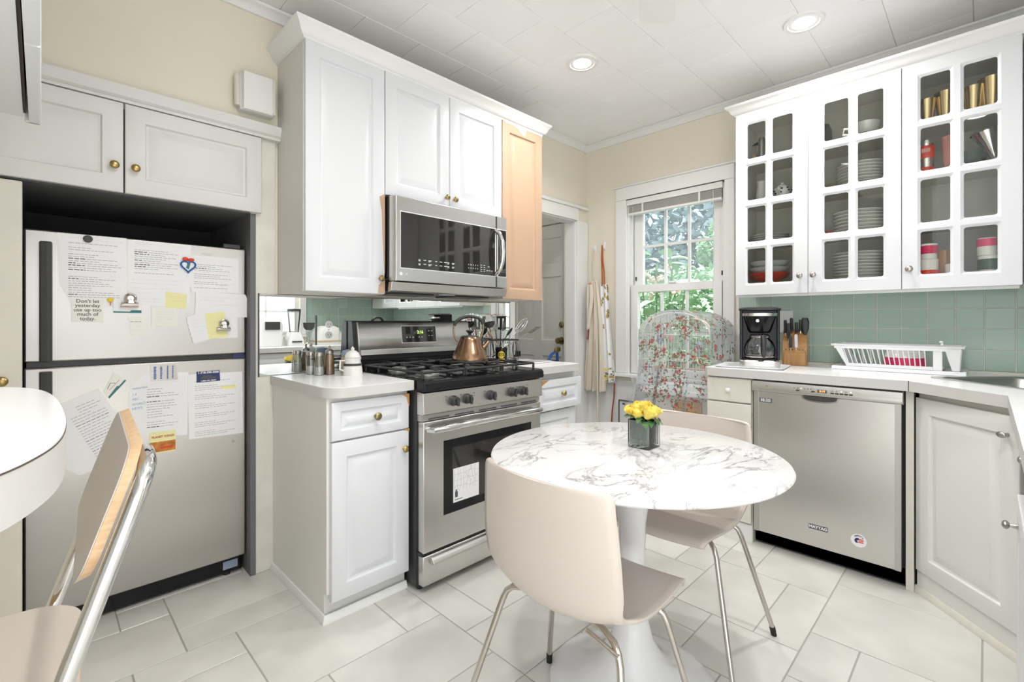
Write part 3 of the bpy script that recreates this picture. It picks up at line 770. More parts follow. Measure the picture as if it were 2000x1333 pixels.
part('bow', MB().ell((.449, yb - .006, 1.438), (.011, .004, .008), 8).ell((.471, yb - .006, 1.436), (.011, .004, .007), 8).ell((.460, yb - .006, 1.435), (.005, .005, .006), 8), 'red', hm)
solo('strip_magnet', 'small grey magnet above the printed list', 'magnet', MB().prism([(.505, 1.462), (.545, 1.462), (.553, 1.471), (.515, 1.472)], YF - .004, YF, 'y'), 'nickel', (.525, YF, 1.462))
fm = thing('flower_magnet', 'tiny yellow flower magnet beside the business card', 'magnet', (.205, YF - .001, 1.235))
part('petals', MB().ell((.203, YF - .004, 1.257), (.011, .003, .006), 8).ell((.203, YF - .005, 1.250), (.008, .003, .004), 8), 'yellow', fm)
part('stem', MB().box(.201, .205, YF - .003, YF - .001, 1.232, 1.25), 'print_gold', fm)
# lower door
def rot_lines(cx, cz, ang, lines):
    return lines
tl = thing('letter_sheet', 'tilted printed letter with curled corner on the lower door', 'paper', (.16, YF, .584), group='papers on the refrigerator')
part('sheet', MB().prism([(.060, .862), (.167, .910), (.251, .747), (.187, .615), (.150, .592), (.114, .584), (.083, .61), (.050, .645)], YF - .0008, YF, 'y'), 'paper', tl, smooth=0)
dm = MB(); sm_ = MB(); ca, sa = math.cos(.42), math.sin(.42)
for k in range(24):
    ox, oz = .088 + k * .0047, .842 - k * .0103
    Lw = .105
    mbk = words(0, Lw, 0, .0022, rn, 0, rn.uniform(.7, 1) if k > 3 else .55)
    tgt = dm if k in (6, 12, 16, 20) else sm_
    st = (.03 if k < 3 else 0.0)
    tgt.add([(ox - .012 + (v[0] + st) * ca - v[2] * sa, YF - .0011, oz + (v[0] + st) * sa + v[2] * ca - .012) for v in mbk.v], mbk.f)
part('print', dm, 'ink', tl, smooth=0, fix=False, kind='stuff'); part('fine_print', sm_, 'ink_soft', tl, smooth=0, fix=False, kind='stuff')
b2 = thing('business_card', 'tilted business card with house logo and teal band on the lower door', 'card', (.215, YF - .001, .867))
part('card', MB().prism([(.181, .895), (.213, .966), (.252, .932), (.200, .866)], YF - .0022, YF - .001, 'y'), 'paper_warm', b2, smooth=0)
part('teal_band', MB().prism([(.252, .932), (.247, .937), (.230, .914), (.222, .912), (.196, .872), (.200, .866)], YF - .0026, YF - .0023, 'y'), 'teal', b2, smooth=0)
part('roof_logo', MB().tube([(.194, YF - .0026, .903), (.203, YF - .0026, .927), (.218, YF - .0026, .925)], .0009, 5), 'ink', b2)
part('red_line', MB().tube([(.200, YF - .0026, .899), (.230, YF - .0026, .937)], .0008, 4), 'red_soft', b2)
th = paper('medical_sheet', 'creased letter with blue handwriting on the lower door centre', 'paper', [(.259, .894), (.270, .915), (.308, .950), (.385, .955), (.462, .951), (.458, .680), (.352, .69), (.262, .729), (.257, .80)], YF,
      lines=lines_block(.318, .425, .888, .73, .0105, rn, kinds=.25), hand=[(.33, .42, .91, .002, .05)], seed=12)
hw = MB()
for s_, zz in (('remember', .897), ('1.4', .872), ('ABC', .853), ('WORLD', .832), ('NEWS', .815)):
    m_ = text_mb(s_, .0135, (.27, YF - .0011, zz), align='LEFT', tilt=.08, sx=.9); hw.add(m_.v, m_.f)
part('lettering', hw, 'ink_blue', th, smooth=0, fix=False)
lsh = paper('list_sheet', 'printed list with yellow highlighting on the lower door right', 'paper', [(.458, .940), (.671, .938), (.675, .652), (.463, .659)], YF - .0012,
      lines=[(.485, .62, .905, .002, 1, 0)] + [(.485, .64, .885 - k * .040 - j * .0085, .002, [.5, 1, .75][j], 0) for k in range(6) for j in range(3)], seed=13)
part('highlighter_mark', MB().box(.585, .645, YF - .0023, YF - .0021, .866, .877), 'highlight', lsh, smooth=0)
m1 = thing('magnet_card', 'silver magnet card with blue vertical lettering above the creased letter', 'magnet', (.375, YF - .002, .923))
part('card', MB().prism([(.328, .989), (.417, .989), (.423, .923), (.332, .923)], YF - .0026, YF - .0008, 'y'), 'nickel', m1, smooth=0)
bl = MB()
for k, xx in enumerate((.345, .366, .388, .406)):
    for j in range(9):
        w_ = [.010, .008, .006, .005][k]; bl.box(xx - w_ / 2, xx + w_ / 2 * rn.uniform(.5, 1), YF - .0030, YF - .0027, .929 + j * .0060, .9335 + j * .0060)
part('lettering', bl, 'blue', m1, smooth=0)
m2 = thing('magnet_card', 'navy phone number magnet card above the highlighted list', 'magnet', (.535, YF - .003, .902))
part('card', MB().prism([(.491, .949), (.579, .951), (.581, .903), (.491, .902)], YF - .0036, YF - .002, 'y'), 'navy', m2, smooth=0)
part('lettering', text_mb('1-718-390-3000', .0125, (.536, YF - .0039, .9435), bold=.0004), 'paper', m2, smooth=0, fix=False)
part('lettering', text_mb('1-800-OIL HEAT', .0085, (.536, YF - .0039, .9075), bold=.0003), 'paper', m2, smooth=0, fix=False)
part('truck_picture', MB().box(.505, .565, YF - .0040, YF - .0037, .915, .925).box(.515, .55, YF - .0040, YF - .0037, .925, .931), 'ink', m2, smooth=0)
fo = thing('food_magnet', 'orange food photo magnet reading PLANET WINGS below the creased letter', 'magnet', (.37, YF - .002, .621))
part('card', MB().prism([(.327, .710), (.416, .709), (.416, .628), (.409, .621), (.333, .621), (.327, .628)], YF - .0030, YF - .0015, 'y'), 'sticky', fo, smooth=0)
part('food_picture', MB().box(.328, .415, YF - .0034, YF - .0031, .626, .668), 'orange_food', fo, smooth=0)
part('lettering', text_mb('PLANET WINGS', .0125, (.3715, YF - .0034, .688), bold=.0004, sx=.86), 'red_soft', fo, smooth=0, fix=False)
part('red_caption', MB().box(.362, .406, YF - .0037, YF - .0035, .638, .646), 'red', fo, smooth=0)

# ---- cabinet above the refrigerator
oc = thing('wall_cabinet', 'low white two door cabinet above the refrigerator', 'cabinet', (.22, 2.70, 1.66), group='white wall cabinets')
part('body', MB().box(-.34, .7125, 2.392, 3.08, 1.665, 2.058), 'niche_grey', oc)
part('face_frame', MB().box(.690, .7125, 2.380, 2.391, 1.665, 2.02).box(-.35, .69, 2.383, 2.391, 2.0, 2.02), 'cab_cream', oc)
for x0, x1, kx in ((-.256, .2355, .207), (.2405, .731, .271)):
    d = part('door', raised(x0, x1, 1.668, 2.015, 2.360, m=.062), 'cab_old', oc, smooth=25); knob(d, kx, 2.360, 1.766, 'brass')
part('crown', sweep([(-.35, 2.392, 2.018), (.80, 2.392, 2.018), (.80, 2.40, 2.018)], [(0, 0), (.035, 0), (.035, .010), (.030, .014), (.040, .022), (.040, .032), (.048, .050), (.048, .062), (0, .062)]), 'cab_old', oc, smooth=30)
# ---- tall cupboard left of the refrigerator
tc = thing('tall_cabinet', 'tall narrow cream cupboard left of the refrigerator', 'cabinet', (-.2, 2.7, 0))
part('body', MB().box(-.355, -.062, 2.392, 3.05, 0, 1.66), 'cab_cream', tc)
d = part('door', MB().box(-.352, -.037, 2.372, 2.391, .08, 1.658), 'cab_cream', tc, bevel=.004); knob(d, -.086, 2.372, .966, 'brass', 1.1)
# ---- door chime on the wall
ch = thing('door_chime', 'off white door chime box with brass tube on the cream wall', 'door chime', (.70, YW, 2.115))
part('back_box', MB().box(.640, .782, 2.355, 2.399, 2.120, 2.285), 'cab_warm', ch, bevel=.004)
part('cover', MB().prism([(2.355, 2.118), (2.336, 2.122), (2.330, 2.13), (2.330, 2.285), (2.338, 2.292), (2.355, 2.292)], .648, .776, 'x'), 'trim_white', ch, bevel=.002)
part('side_rail', MB().box(.768, .780, 2.326, 2.356, 2.122, 2.287), 'cab_cream', ch, bevel=.002)
part('chime_tube', MB().cyl((.632, 2.368, 2.135), (.632, 2.368, 2.275), .013, n=14), 'cab_cream', ch)

# ---- wall cabinets round the microwave
YC = 2.090            # carcass front
def wall_cab(label, x0, x1, z0, doors, m='cab_white', side='cab_side'):
    t = thing('wall_cabinet', label, 'cabinet', ((x0 + x1) / 2, 2.25, z0), group='white wall cabinets')
    part('body', MB().box(x0, x1, YC, 2.398, z0, 2.40), side, t)
    for a, b, kn, mm in doors:
        d = part('door', raised(a, b, z0 + .002, 2.392, YC - .021, m=.062, r=.028), mm, t, smooth=25)
        if kn: knob(d, kn[0], YC - .021, kn[1], 'brass_dark')
    return t
c1 = wall_cab('tall white wall cabinet left of the microwave, edge laminate peeling', .812, 1.196, 1.300, [(.815, 1.1945, (1.168, 1.376), 'cab_white')])
part('peeled_edge', MB().prism([(1.166, 1.772), (1.1945, 1.790), (1.1945, 1.40), (1.188, 1.45), (1.182, 1.58), (1.178, 1.70)], YC - .0225, YC - .0205, 'y'), 'mdf', c1, smooth=0, label='bare fibreboard where the laminate peeled')
part('peeled_corner', MB().prism([(1.158, 1.306), (1.1945, 1.306), (1.1945, 1.385), (1.176, 1.385), (1.180, 1.36), (1.162, 1.345)], YC - .0225, YC - .0205, 'y'), 'mdf', c1, smooth=0, label='bare fibreboard where the laminate peeled')
wall_cab('white two door wall cabinet directly over the microwave', 1.198, 1.984, 1.786, [(1.1985, 1.588, (1.562, 1.838), 'cab_white'), (1.592, 1.982, (1.617, 1.835), 'cab_white')])
c3 = wall_cab('narrow wall cabinet right of the microwave, door stripped to beige board', 1.986, 2.352, 1.305, [(1.988, 2.350, None, 'mdf')])
part('laminate_scrap', MB().prism([(1.990, 2.388), (2.346, 2.388), (2.346, 2.372), (2.338, 2.384), (2.20, 2.384), (2.186, 2.340), (2.150, 2.348), (2.118, 2.372), (2.05, 2.384), (2.03, 2.378)], YC - .0225, YC - .0205, 'y'), 'cab_white', c3, smooth=0, label='torn scrap of white laminate')
part('laminate_scrap', MB().prism([(2.13, 1.3072), (2.349, 1.3072), (2.349, 1.318)], YC - .0222, YC - .0208, 'y'), 'mdf', c3, smooth=0)
struct('trim_7', sweep([(.808, 2.40, 2.392), (.808, YC - .018, 2.392), (2.356, YC - .018, 2.392), (2.356, 2.40, 2.392)][::1], [(-.02, 0), (.0, 0), (.002, .008), (.012, .012), (.022, .024), (.030, .044), (.044, .056), (.046, .068), (-.02, .068)]), 'trim_white', smooth=30, label='white crown moulding over the microwave cabinets')

# ---- microwave
mw = thing('microwave', 'stainless over-the-range microwave with dark glass door', 'microwave', (1.595, 2.2, 1.31))
part('body', MB().box(1.2025, 1.980, 2.045, 2.390, 1.372, 1.783), 'charcoal', mw)
part('side_plate', MB().box(1.2005, 1.2025, 2.05, 2.36, 1.38, 1.775), 'black_gloss', mw)
part('front_frame', MB().prism([(1.2035, 2.044), (1.2035, 2.030), (1.220, 2.008), (1.96, 2.008), (1.979, 2.030), (1.979, 2.044)], 1.366, 1.778), 'steel', mw, bevel=.002)
part('glass', MB().box(1.245, 1.868, 2.0055, 2.0075, 1.432, 1.703), 'black_glass', mw, bevel=.001)
part('glass', MB().box(1.892, 1.957, 2.0055, 2.0075, 1.432, 1.703), 'black_glass', mw, bevel=.001)
part('window_trim', MB().box(1.242, 1.960, 2.0072, 2.0085, 1.428, 1.7075), 'trim_white', mw)
part('door_seam', MB().box(1.8785, 1.8815, 2.0035, 2.0078, 1.368, 1.777), 'black_satin', mw)
part('handle', MB().tube([(1.868, 2.000, 1.440), (1.872, 1.972, 1.462), (1.876, 1.955, 1.51), (1.877, 1.950, 1.567), (1.876, 1.955, 1.625), (1.872, 1.972, 1.672), (1.868, 2.000, 1.694)], [.012, .013, .014, .014, .014, .013, .012], 12), 'chrome', mw, label='curved polished handle')
kp = MB()
def tick(mb, x, z, w, h): mb.box(x, x + w, 2.0048, 2.0052, z, z + h)
for i, x in enumerate((1.345, 1.375, 1.405, 1.447, 1.475, 1.503, 1.525, 1.555)):
    for z in (1.476, 1.456):
        tick(kp, x, z, .012 + .004 * (i % 3), .0035)
        if i in (0, 2, 6, 7): tick(kp, x, z - .005, .012, .003)
for i in range(5):
    for z in (1.478, 1.460): tick(kp, 1.668 + i * .016, z, .004, .006)
for i, x in enumerate((1.755, 1.778)):
    for z in (1.484, 1.472, 1.460, 1.450): tick(kp, x, z, .012, .003)
for x, z in ((1.81, 1.478), (1.80, 1.456), (1.818, 1.456), (1.836, 1.456)): tick(kp, x, z, .013, .0035)
part('keypad_print', kp, 'print_light', mw, smooth=0)
part('logo', MB().lathe([(.009, 0), (.009, -.0008), (.006, -.0009)], (1.247, 2.0078, 1.402), 16, 'y'), 'print_light', mw)
part('logo', text_mb('LG', .014, (1.275, 2.0072, 1.402), bold=.0003), 'print_light', mw, smooth=0, fix=False)
part('lower_band', MB().prism([(2.05, 1.362), (2.020, 1.362), (2.030, 1.318), (2.06, 1.314)], 1.204, 1.978, 'x'), 'steel', mw, bevel=.002)
part('underside', MB().box(1.21, 1.972, 2.05, 2.37, 1.316, 1.371), 'black_satin', mw)
part('vent_filter', MB().box(1.26, 1.52, 2.12, 2.30, 1.308, 1.3155), 'charcoal', mw); part('vent_filter', MB().box(1.66, 1.92, 2.12, 2.30, 1.308, 1.3155), 'charcoal', mw)
part('lamp_lens', MB().box(1.55, 1.63, 2.075, 2.115, 1.312, 1.3158), 'trim_white', mw)

# ---- mirror backsplash with socket
mr = solo('wall_mirror', 'long mirror backsplash between the counter and wall cabinets', 'mirror', MB().box(.727, 2.352, 2.380, 2.3855, .917, 1.297), 'mirror', (1.5, 2.385, .917), smooth=0)
part('edge_strip', MB().box(.722, .7265, 2.378, 2.387, .912, 1.30), 'charcoal', mr, smooth=0, label='dark strip at the end of the mirror')
so = thing('wall_socket', 'white double socket set in a mirrored plate behind the shakers', 'socket', (1.05, 2.379, 1.05))
part('plate', MB().box(.990, 1.105, 2.374, 2.3795, 1.055, 1.198), 'mirror', so, smooth=0)
part('plate_edge', MB().box(.9865, .9905, 2.372, 2.3798, 1.050, 1.200), 'charcoal', so, smooth=0)
part('plate_edge', MB().box(1.1045, 1.1065, 2.3735, 2.3798, 1.055, 1.200), 'nickel', so, smooth=0)
for zz in (1.100, 1.154):
    s2 = part('socket', MB().lathe([(.018, 0), (.018, -.004), (.0008, -.0045)], (1.052, 2.374, zz), 18, 'y'), 'ceramic', so)
    part('slot', MB().box(1.0445, 1.0468, 2.3685, 2.3694, zz - .004, zz + .006).box(1.0572, 1.0595, 2.3685, 2.3694, zz - .004, zz + .006).box(1.0505, 1.0535, 2.3685, 2.3694, zz - .013, zz - .009), 'ink', s2, smooth=0)
part('screw', MB().lathe([(.004, 0), (.004, -.001), (.0008, -.0012)], (1.052, 2.374, 1.127), 10, 'y'), 'ceramic', so)

# ---- base cabinet left of the stove and its worktop
bc = thing('base_cabinet', 'white base cabinet with drawer and door left of the stove', 'cabinet', (.97, 2.1, 0), group='white base cabinets')
part('body', MB().box(.788, 1.148, 1.800, 2.385, .11, .872).box(.788, 1.148, 1.822, 2.385, .0, .11), 'cab_warm', bc)
d = part('drawer', raised(.800, 1.145, .705, .855, 1.779, m=.036, r=.018), 'cab_white', bc, smooth=25); knob(d, .985, 1.779, .781, 'brass_dark', 1.05)
d = part('door', raised(.800, 1.145, .082, .698, 1.779, m=.060), 'cab_white', bc, smooth=25); knob(d, 1.118, 1.779, .622, 'brass', .95)
part('kick_trim', sweep([(.788, 2.385, 0), (.788, 1.812, 0), (1.148, 1.812, 0)], [(0, 0), (.014, 0), (.014, .012), (.006, .030), (0, .030)]), 'trim_white', bc, smooth=30)
part('chipped_edge', MB().prism([(1.105, .8555), (1.1455, .8555), (1.1455, .800), (1.140, .812), (1.132, .842)], 1.7772, 1.7788, 'y'), 'mdf_raw', bc, smooth=0, label='bare orange board showing at a chipped corner')
part('chipped_edge', MB().prism([(1.118, .7045), (1.1455, .7045), (1.1455, .690)], 1.7772, 1.7788, 'y'), 'mdf_raw', bc, smooth=0)
rc = [( .775 + .085 - .085 * math.cos(a), 1.748 + .085 - .085 * math.sin(a)) for a in [PI / 2 * k / 8 for k in range(9)]]
wt = thing('worktop', 'white laminate worktop with rounded corner left of the stove', 'worktop', (.96, 2.1, .874), group='white laminate worktops')
outl = [(.775, 2.379)] + rc + [(1.150, 1.748), (1.150, 2.379)]
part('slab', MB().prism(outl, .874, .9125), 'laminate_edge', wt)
part('surface', MB().prism(outl, .9127, .9145), 'laminate', wt)

# ---- gas range
st = thing('gas_range', 'stainless gas range with black cooktop and oven window', 'stove', (1.54, 2.04, 0))
X0, X1 = 1.157, 1.925
part('body', MB().box(X0, X1, 1.745, 2.375, .025, .868), 'black_satin', st)
part('control_panel', MB().prism([(1.745, .765), (1.702, .765), (1.690, .772), (1.697, .862), (1.745, .866)], X0 + .004, X1 - .004, 'x'), 'steel', st, bevel=.002)
part('cooktop', MB().prism([(1.685, .867), (1.681, .878), (1.683, .902), (1.694, .913), (1.73, .916), (2.33, .918), (2.33, .869)], X0, X1, 'x'), 'black_gloss', st, bevel=.004)
for xk, ang in ((1.320, .2), (1.398, .1), (1.546, 0), (1.690, -.1), (1.765, .15)):
    yk = 1.6935; zk = .814
    k_ = part('burner_knob', MB().lathe([(.024, 0), (.024, -.006), (.020, -.010), (.019, -.028), (.016, -.031), (.0008, -.0312)], (xk, yk, zk), 20, 'y'), 'black_satin', st, label='black burner knob')
    c_, s_ = math.cos(ang), math.sin(ang)
    pt = [(-.005, -.021), (.005, -.021), (.005, .021), (-.005, .021)]
    part('grip', MB().prism([(xk + a * c_ - b * s_, zk + a * s_ + b * c_) for a, b in pt], yk - .039, yk - .030, 'y'), 'charcoal', k_, bevel=.001)
tk = MB()
for xk in (1.278, 1.362, 1.44, 1.505, 1.655, 1.727, 1.806):
    for j in range(2): tk.box(xk, xk + .006, 1.6925, 1.694, .835 - j * .014, .838 - j * .014)
part('dial_marks', tk, 'ink', st, smooth=0)
sl = MB()
for k in range(5):
    x = 1.20 + k * .145; sl.box(x, x + .11, 1.708, 1.712, .742, .748)
part('door_vent', MB().box(X0 + .006, X1 - .006, 1.712, 1.745, .738, .764), 'steel_grey', st); part('vent_slots', sl, 'ink', st, smooth=0)
od = part('oven_door', MB().box(X0 + .008, X1 - .008, 1.700, 1.744, .172, .736), 'steel', st, bevel=.004)
part('window_frame', MB().box(1.272, 1.842, 1.6985, 1.7005, .310, .640), 'black_gloss', od, bevel=.001)
part('window', MB().box(1.318, 1.800, 1.6978, 1.6990, .348, .602), 'black_glass', od)
part('handle', MB().tube([(1.190, 1.702, .700), (1.200, 1.668, .703), (1.26, 1.655, .706), (1.54, 1.648, .710), (1.82, 1.655, .706), (1.88, 1.668, .703), (1.890, 1.702, .700)], [.013, .015, .016, .016, .016, .015, .013], 12), 'chrome', od, label='bowed steel handle')
dw_ = part('storage_drawer', MB().box(X0 + .008, X1 - .008, 1.702, 1.744, .030, .158), 'steel', st, bevel=.004)
part('handle', MB().prism([(1.702, .118), (1.674, .122), (1.672, .128), (1.690, .150), (1.702, .152)], 1.20, 1.88, 'x'), 'steel', dw_, bevel=.003)
part('seam', MB().box(X0 + .004, X1 - .004, 1.715, 1.744, .158, .172), 'black_satin', st)
for x in (X0 + .03, X1 - .05): part('foot', MB().cyl((x, 1.76, 0), (x, 1.76, .026), .014), 'black_satin', st)
# back guard
part('guard_back', MB().prism([(2.300, .915), (2.300, 1.00), (2.322, 1.165), (2.330, 1.172), (2.374, 1.172), (2.374, .915)], X0 - .004, X1 + .004, 'x'), 'black_satin', st, bevel=.004)
part('guard_panel', MB().prism([(2.300, .996), (2.284, .992), (2.279, 1.0), (2.300, 1.158), (2.306, 1.166), (2.322, 1.166)], X0 + .012, X1 - .012, 'x'), 'steel', st, bevel=.004)
part('guard_lip', MB().prism([(2.284, .992), (2.276, .994), (2.279, 1.020), (2.283, 1.022)], X0 + .022, X1 - .022, 'x'), 'steel', st)
part('guard_riser', MB().prism([(2.300, .916), (2.262, .916), (2.268, .965), (2.300, .970)], X0 + .01, X1 - .01, 'x'), 'black_gloss', st, bevel=.004)
def gpt(x, z, o=0.0): return (x, 2.279 + (z - 1.0) * .1329 - o, z)
def gplate(x0, x1, z0, z1, o): return MB().loops([[gpt(x0, z0, o), gpt(x1, z0, o), gpt(x1, z1, o), gpt(x0, z1, o)], [gpt(x0, z0, o - .003), gpt(x1, z0, o - .003), gpt(x1, z1, o - .003), gpt(x0, z1, o - .003)]])
part('display_bezel', gplate(1.425, 1.660, 1.048, 1.146, .0010), 'print_light', st, bevel=.0015)
part('display', gplate(1.429, 1.656, 1.052, 1.142, .0018), 'black_glass', st, bevel=.001)
cl = text_mb('2:16', .024, (0, 0, 0), bold=.0003); part('clock', MB().add([(1.548 + v[0], gpt(0, 1.108 + v[2], .0026)[1], 1.108 + v[2]) for v in cl.v], cl.f), 'led_green', st, smooth=0, fix=False)
bt = MB()
for x, z in ((1.455, 1.078), (1.475, 1.078), (1.495, 1.078), (1.535, 1.078), (1.555, 1.078), (1.604, 1.112), (1.624, 1.112), (1.604, 1.085), (1.624, 1.085)):
    q_ = gplate(x, x + .008, z, z + .005, .0028); bt.add(q_.v, q_.f)
part('button_print', bt, 'print_light', st, smooth=0)
# grates
def grate(x0, x1, y0, y1):
    mb = MB(); z = .953; r = .0062
    cx, cy = (x0 + x1) / 2, (y0 + y1) / 2
    for a, b in (((x0, y0), (x1, y0)), ((x1, y0), (x1, y1)), ((x1, y1), (x0, y1)), ((x0, y1), (x0, y0))):
        mb.tube([(*a, z - .008), (*b, z - .008)], r, 8)
    for yy in ((y0 * .75 + y1 * .25), (y0 * .25 + y1 * .75)):
        for sx in (-1, 1):
            ex = x0 if sx < 0 else x1
            mb.tube([(ex, yy, .920), (ex, yy, z - .006), (ex - sx * .012, yy, z), (cx + sx * .022, yy, z)], r, 8)
        for sy in (-1, 1):
            ey = yy + sy * (y1 - y0) * .25
            mb.tube([(cx, ey, z - .004), (cx, ey - sy * .012, z), (cx, yy + sy * .022, z)], r, 8)
    for x in (x0, x1):
        for y in (y0, y1): mb.tube([(x, y, .918), (x, y, z - .008)], r, 8)
    return mb
for xa, xb in ((1.185, 1.415), (1.428, 1.655), (1.668, 1.898)): part('grate', grate(xa, xb, 1.735, 2.240), 'iron', st)
for cx_ in (1.30, 1.783):
    for cy_ in (1.861, 2.114):
        part('burner', MB().lathe([(.055, 0), (.055, .006), (.040, .012), (.034, .020), (.026, .022), (.0008, .023)], (cx_, cy_, .917), 24), 'steel_grey', st)
part('burner', MB().lathe([(.045, 0), (.045, .006), (.030, .018), (.0008, .020)], (1.541, 1.99, .917), 24), 'steel_grey', st)
# sheet behind the oven glass
ms = thing('map_sheet', 'white printed sheet with map lines stuck low on the oven window', 'paper', (1.38, 1.6972, .35))
part('sheet', MB().box(1.323, 1.475, 1.6962, 1.6974, .352, .505), 'paper', ms, smooth=0)
ln = MB()
for k in range(8):
    x = 1.33 + .018 * k; p = [(x + rn.uniform(-.006, .006), 1.6958, .40 + .105 * j / 6) for j in range(7)]
    ln.tube([(a[0] + rn.uniform(-.005, .005), a[1], a[2]) for a in p], .0005, 3)
for k in range(3): ln.tube([(1.325 + .15 * j / 7, 1.6958, .42 + .03 * k + rn.uniform(-.006, .006)) for j in range(8)], .0005, 3)
part('map_lines', ln, 'ink_soft', ms, smooth=0)
part('print', MB().box(1.333, 1.348, 1.6956, 1.6960, .374, .40).box(1.337, 1.344, 1.6956, 1.6960, .40, .409).box(1.332, 1.375, 1.6956, 1.6960, .362, .365), 'ink', ms, smooth=0)

# ---- base cabinet right of the stove
rb = thing('base_cabinet', 'narrow white base cabinet right of the stove, its drawer a little open', 'cabinet', (2.13, 2.1, 0), group='white base cabinets')
part('body', MB().box(1.932, 2.330, 1.800, 2.385, .10, .872).box(1.932, 2.330, 1.85, 2.385, 0, .10), 'cab_warm', rb)
d = part('drawer', raised(1.945, 2.350, .662, .836, 1.752, m=.040, r=.018), 'cab_white', rb, smooth=25); knob(d, 2.165, 1.752, .752, 'brass')
part('drawer_box', MB().box(1.965, 2.325, 1.772, 1.80, .69, .80), 'cab_cream', rb)
d = part('door', raised(1.945, 2.325, .10, .650, 1.779, m=.055), 'cab_white', rb, smooth=25); knob(d, 1.966, 1.779, .590, 'brass', .9)
part('chipped_edge', MB().prism([(1.9455, .8365), (2.05, .8365), (2.00, .815), (1.955, .792), (1.9455, .785)], 1.7502, 1.7518, 'y'), 'mdf_raw', rb, smooth=0, label='bare orange board showing at a chipped corner')
part('kick_board', MB().box(1.93, 2.33, 1.838, 1.85, 0, .10), 'trim_white', rb)
wt = thing('worktop', 'short white worktop between the stove and the doorway', 'worktop', (2.13, 2.1, .874), group='white laminate worktops')
ol = [(1.932, 1.742), (2.315, 1.742), (2.340, 1.765), (2.340, 2.379), (1.932, 2.379)]
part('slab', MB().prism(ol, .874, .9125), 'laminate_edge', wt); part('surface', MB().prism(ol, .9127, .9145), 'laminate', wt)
# ================================================================== WINDOW WALL RUN (frame W: x = -Y, y = X)
# ---- glass-front wall cabinets
YG = 2.980           # carcass front
ROWS = [(1.393, 1.595), (1.638, 1.840), (1.883, 2.085), (2.128, 2.330)]
def glass_door(parent, x0, x1, cols, kx):
    z0, z1, yf, t = 1.326, 2.398, YG - .021, .020
    holes = [(a, b, c, d) for a, b in cols for c, d in ROWS]
    e = .011
    big = [(a - e, b + e, c - e, d + e) for a, b, c, d in holes]
    xs = sorted({x0, x1, *[v for h in big for v in h[:2]]}); zs = sorted({z0, z1, *[v for h in big for v in h[2:]]})
    mb = MB()
    for i in range(len(xs) - 1):
        for j in range(len(zs) - 1):
            cx, cz = (xs[i] + xs[i + 1]) / 2, (zs[j] + zs[j + 1]) / 2
            if any(h[0] < cx < h[1] and h[2] < cz < h[3] for h in big): continue
            mb.face([(xs[i], yf, zs[j]), (xs[i + 1], yf, zs[j]), (xs[i + 1], yf, zs[j + 1]), (xs[i], yf, zs[j + 1])])
            mb.face([(xs[i], yf + t, zs[j]), (xs[i], yf + t, zs[j + 1]), (xs[i + 1], yf + t, zs[j + 1]), (xs[i + 1], yf + t, zs[j])])
    def rr(a, b, c, d, y, r):        # rounded rectangle loop
        out = []
        for (qx, qz, s0) in ((b - r, c + r, -PI / 2), (b - r, d - r, 0), (a + r, d - r, PI / 2), (a + r, c + r, PI)):
            for k in range(4): out.append((qx + r * math.cos(s0 + PI / 6 * k), y, qz + r * math.sin(s0 + PI / 6 * k)))
        return out
    for (a, b, c, d), B in zip(holes, big):
        mb.loops([rr(*B, yf, .0005), rr(a, b, c, d, yf + .009, .010), rr(a, b, c, d, yf + .013, .010), rr(*B, yf + t, .0005)], cap0=False, cap1=False)
    mb.loops([rloop(x0, x1, z0, z1, yf, 0), rloop(x0, x1, z0, z1, yf + t, 0)], cap0=False, cap1=False)
    d_ = part('door', mb, 'cab_white', parent, smooth=30)
    for a, b, c, d in holes:
        part('pane', MB().face([(a - .004, yf + .011, c - .004), (b + .004, yf + .011, c - .004), (b + .004, yf + .011, d + .004), (a - .004, yf + .011, d + .004)]), 'pane_cabinet', d_, smooth=0, fix=False)
    knob(d_, kx, yf, 1.420, 'nickel', 1.0)
    return d_
SHELF = [1.384, 1.642, 1.887, 2.132]
def glass_cab(label, x0, x1, doors, rightend=True):
    t = thing('glass_front_cabinet', label, 'cabinet', ((x0 + x1) / 2, 3.12, 1.326), W, group='glass-front wall cabinets')
    th = .016
    part('body', MB().box(x0, x0 + th, YG, 3.284, 1.330, 2.40).box(x1 - th, x1, YG, 3.284, 1.330, 2.40).box(x0 + th, x1 - th, YG, 3.284, 2.384, 2.40).box(x0 + th, x1 - th, YG, 3.284, 1.330, 1.3838), 'cab_warm', t)
    part('back_panel', MB().box(x0 + th, x1 - th, 3.276, 3.283, 1.384, 2.384), 'cab_inside', t)
    for z in SHELF[1:]: part('shelf', MB().box(x0 + th, x1 - th, YG + .012, 3.276, z - .016, z), 'cab_inside', t)
    for d in doors: glass_door(t, *d)
    return t
glass_cab('double glass-front wall cabinet nearest the window, full of plates', -1.064, -.292,
          [(-1.063, -.6875, [(-.999, -.902), (-.864, -.763)], -.722), (-.6845, -.293, [(-.612, -.506), (-.466, -.362)], -.659)])
glass_cab('glass-front wall cabinet holding mugs and gold tumblers', -.290, .110,
          [(-.2895, .107, [(-.222, -.118), (-.073, .034)], -.262)])
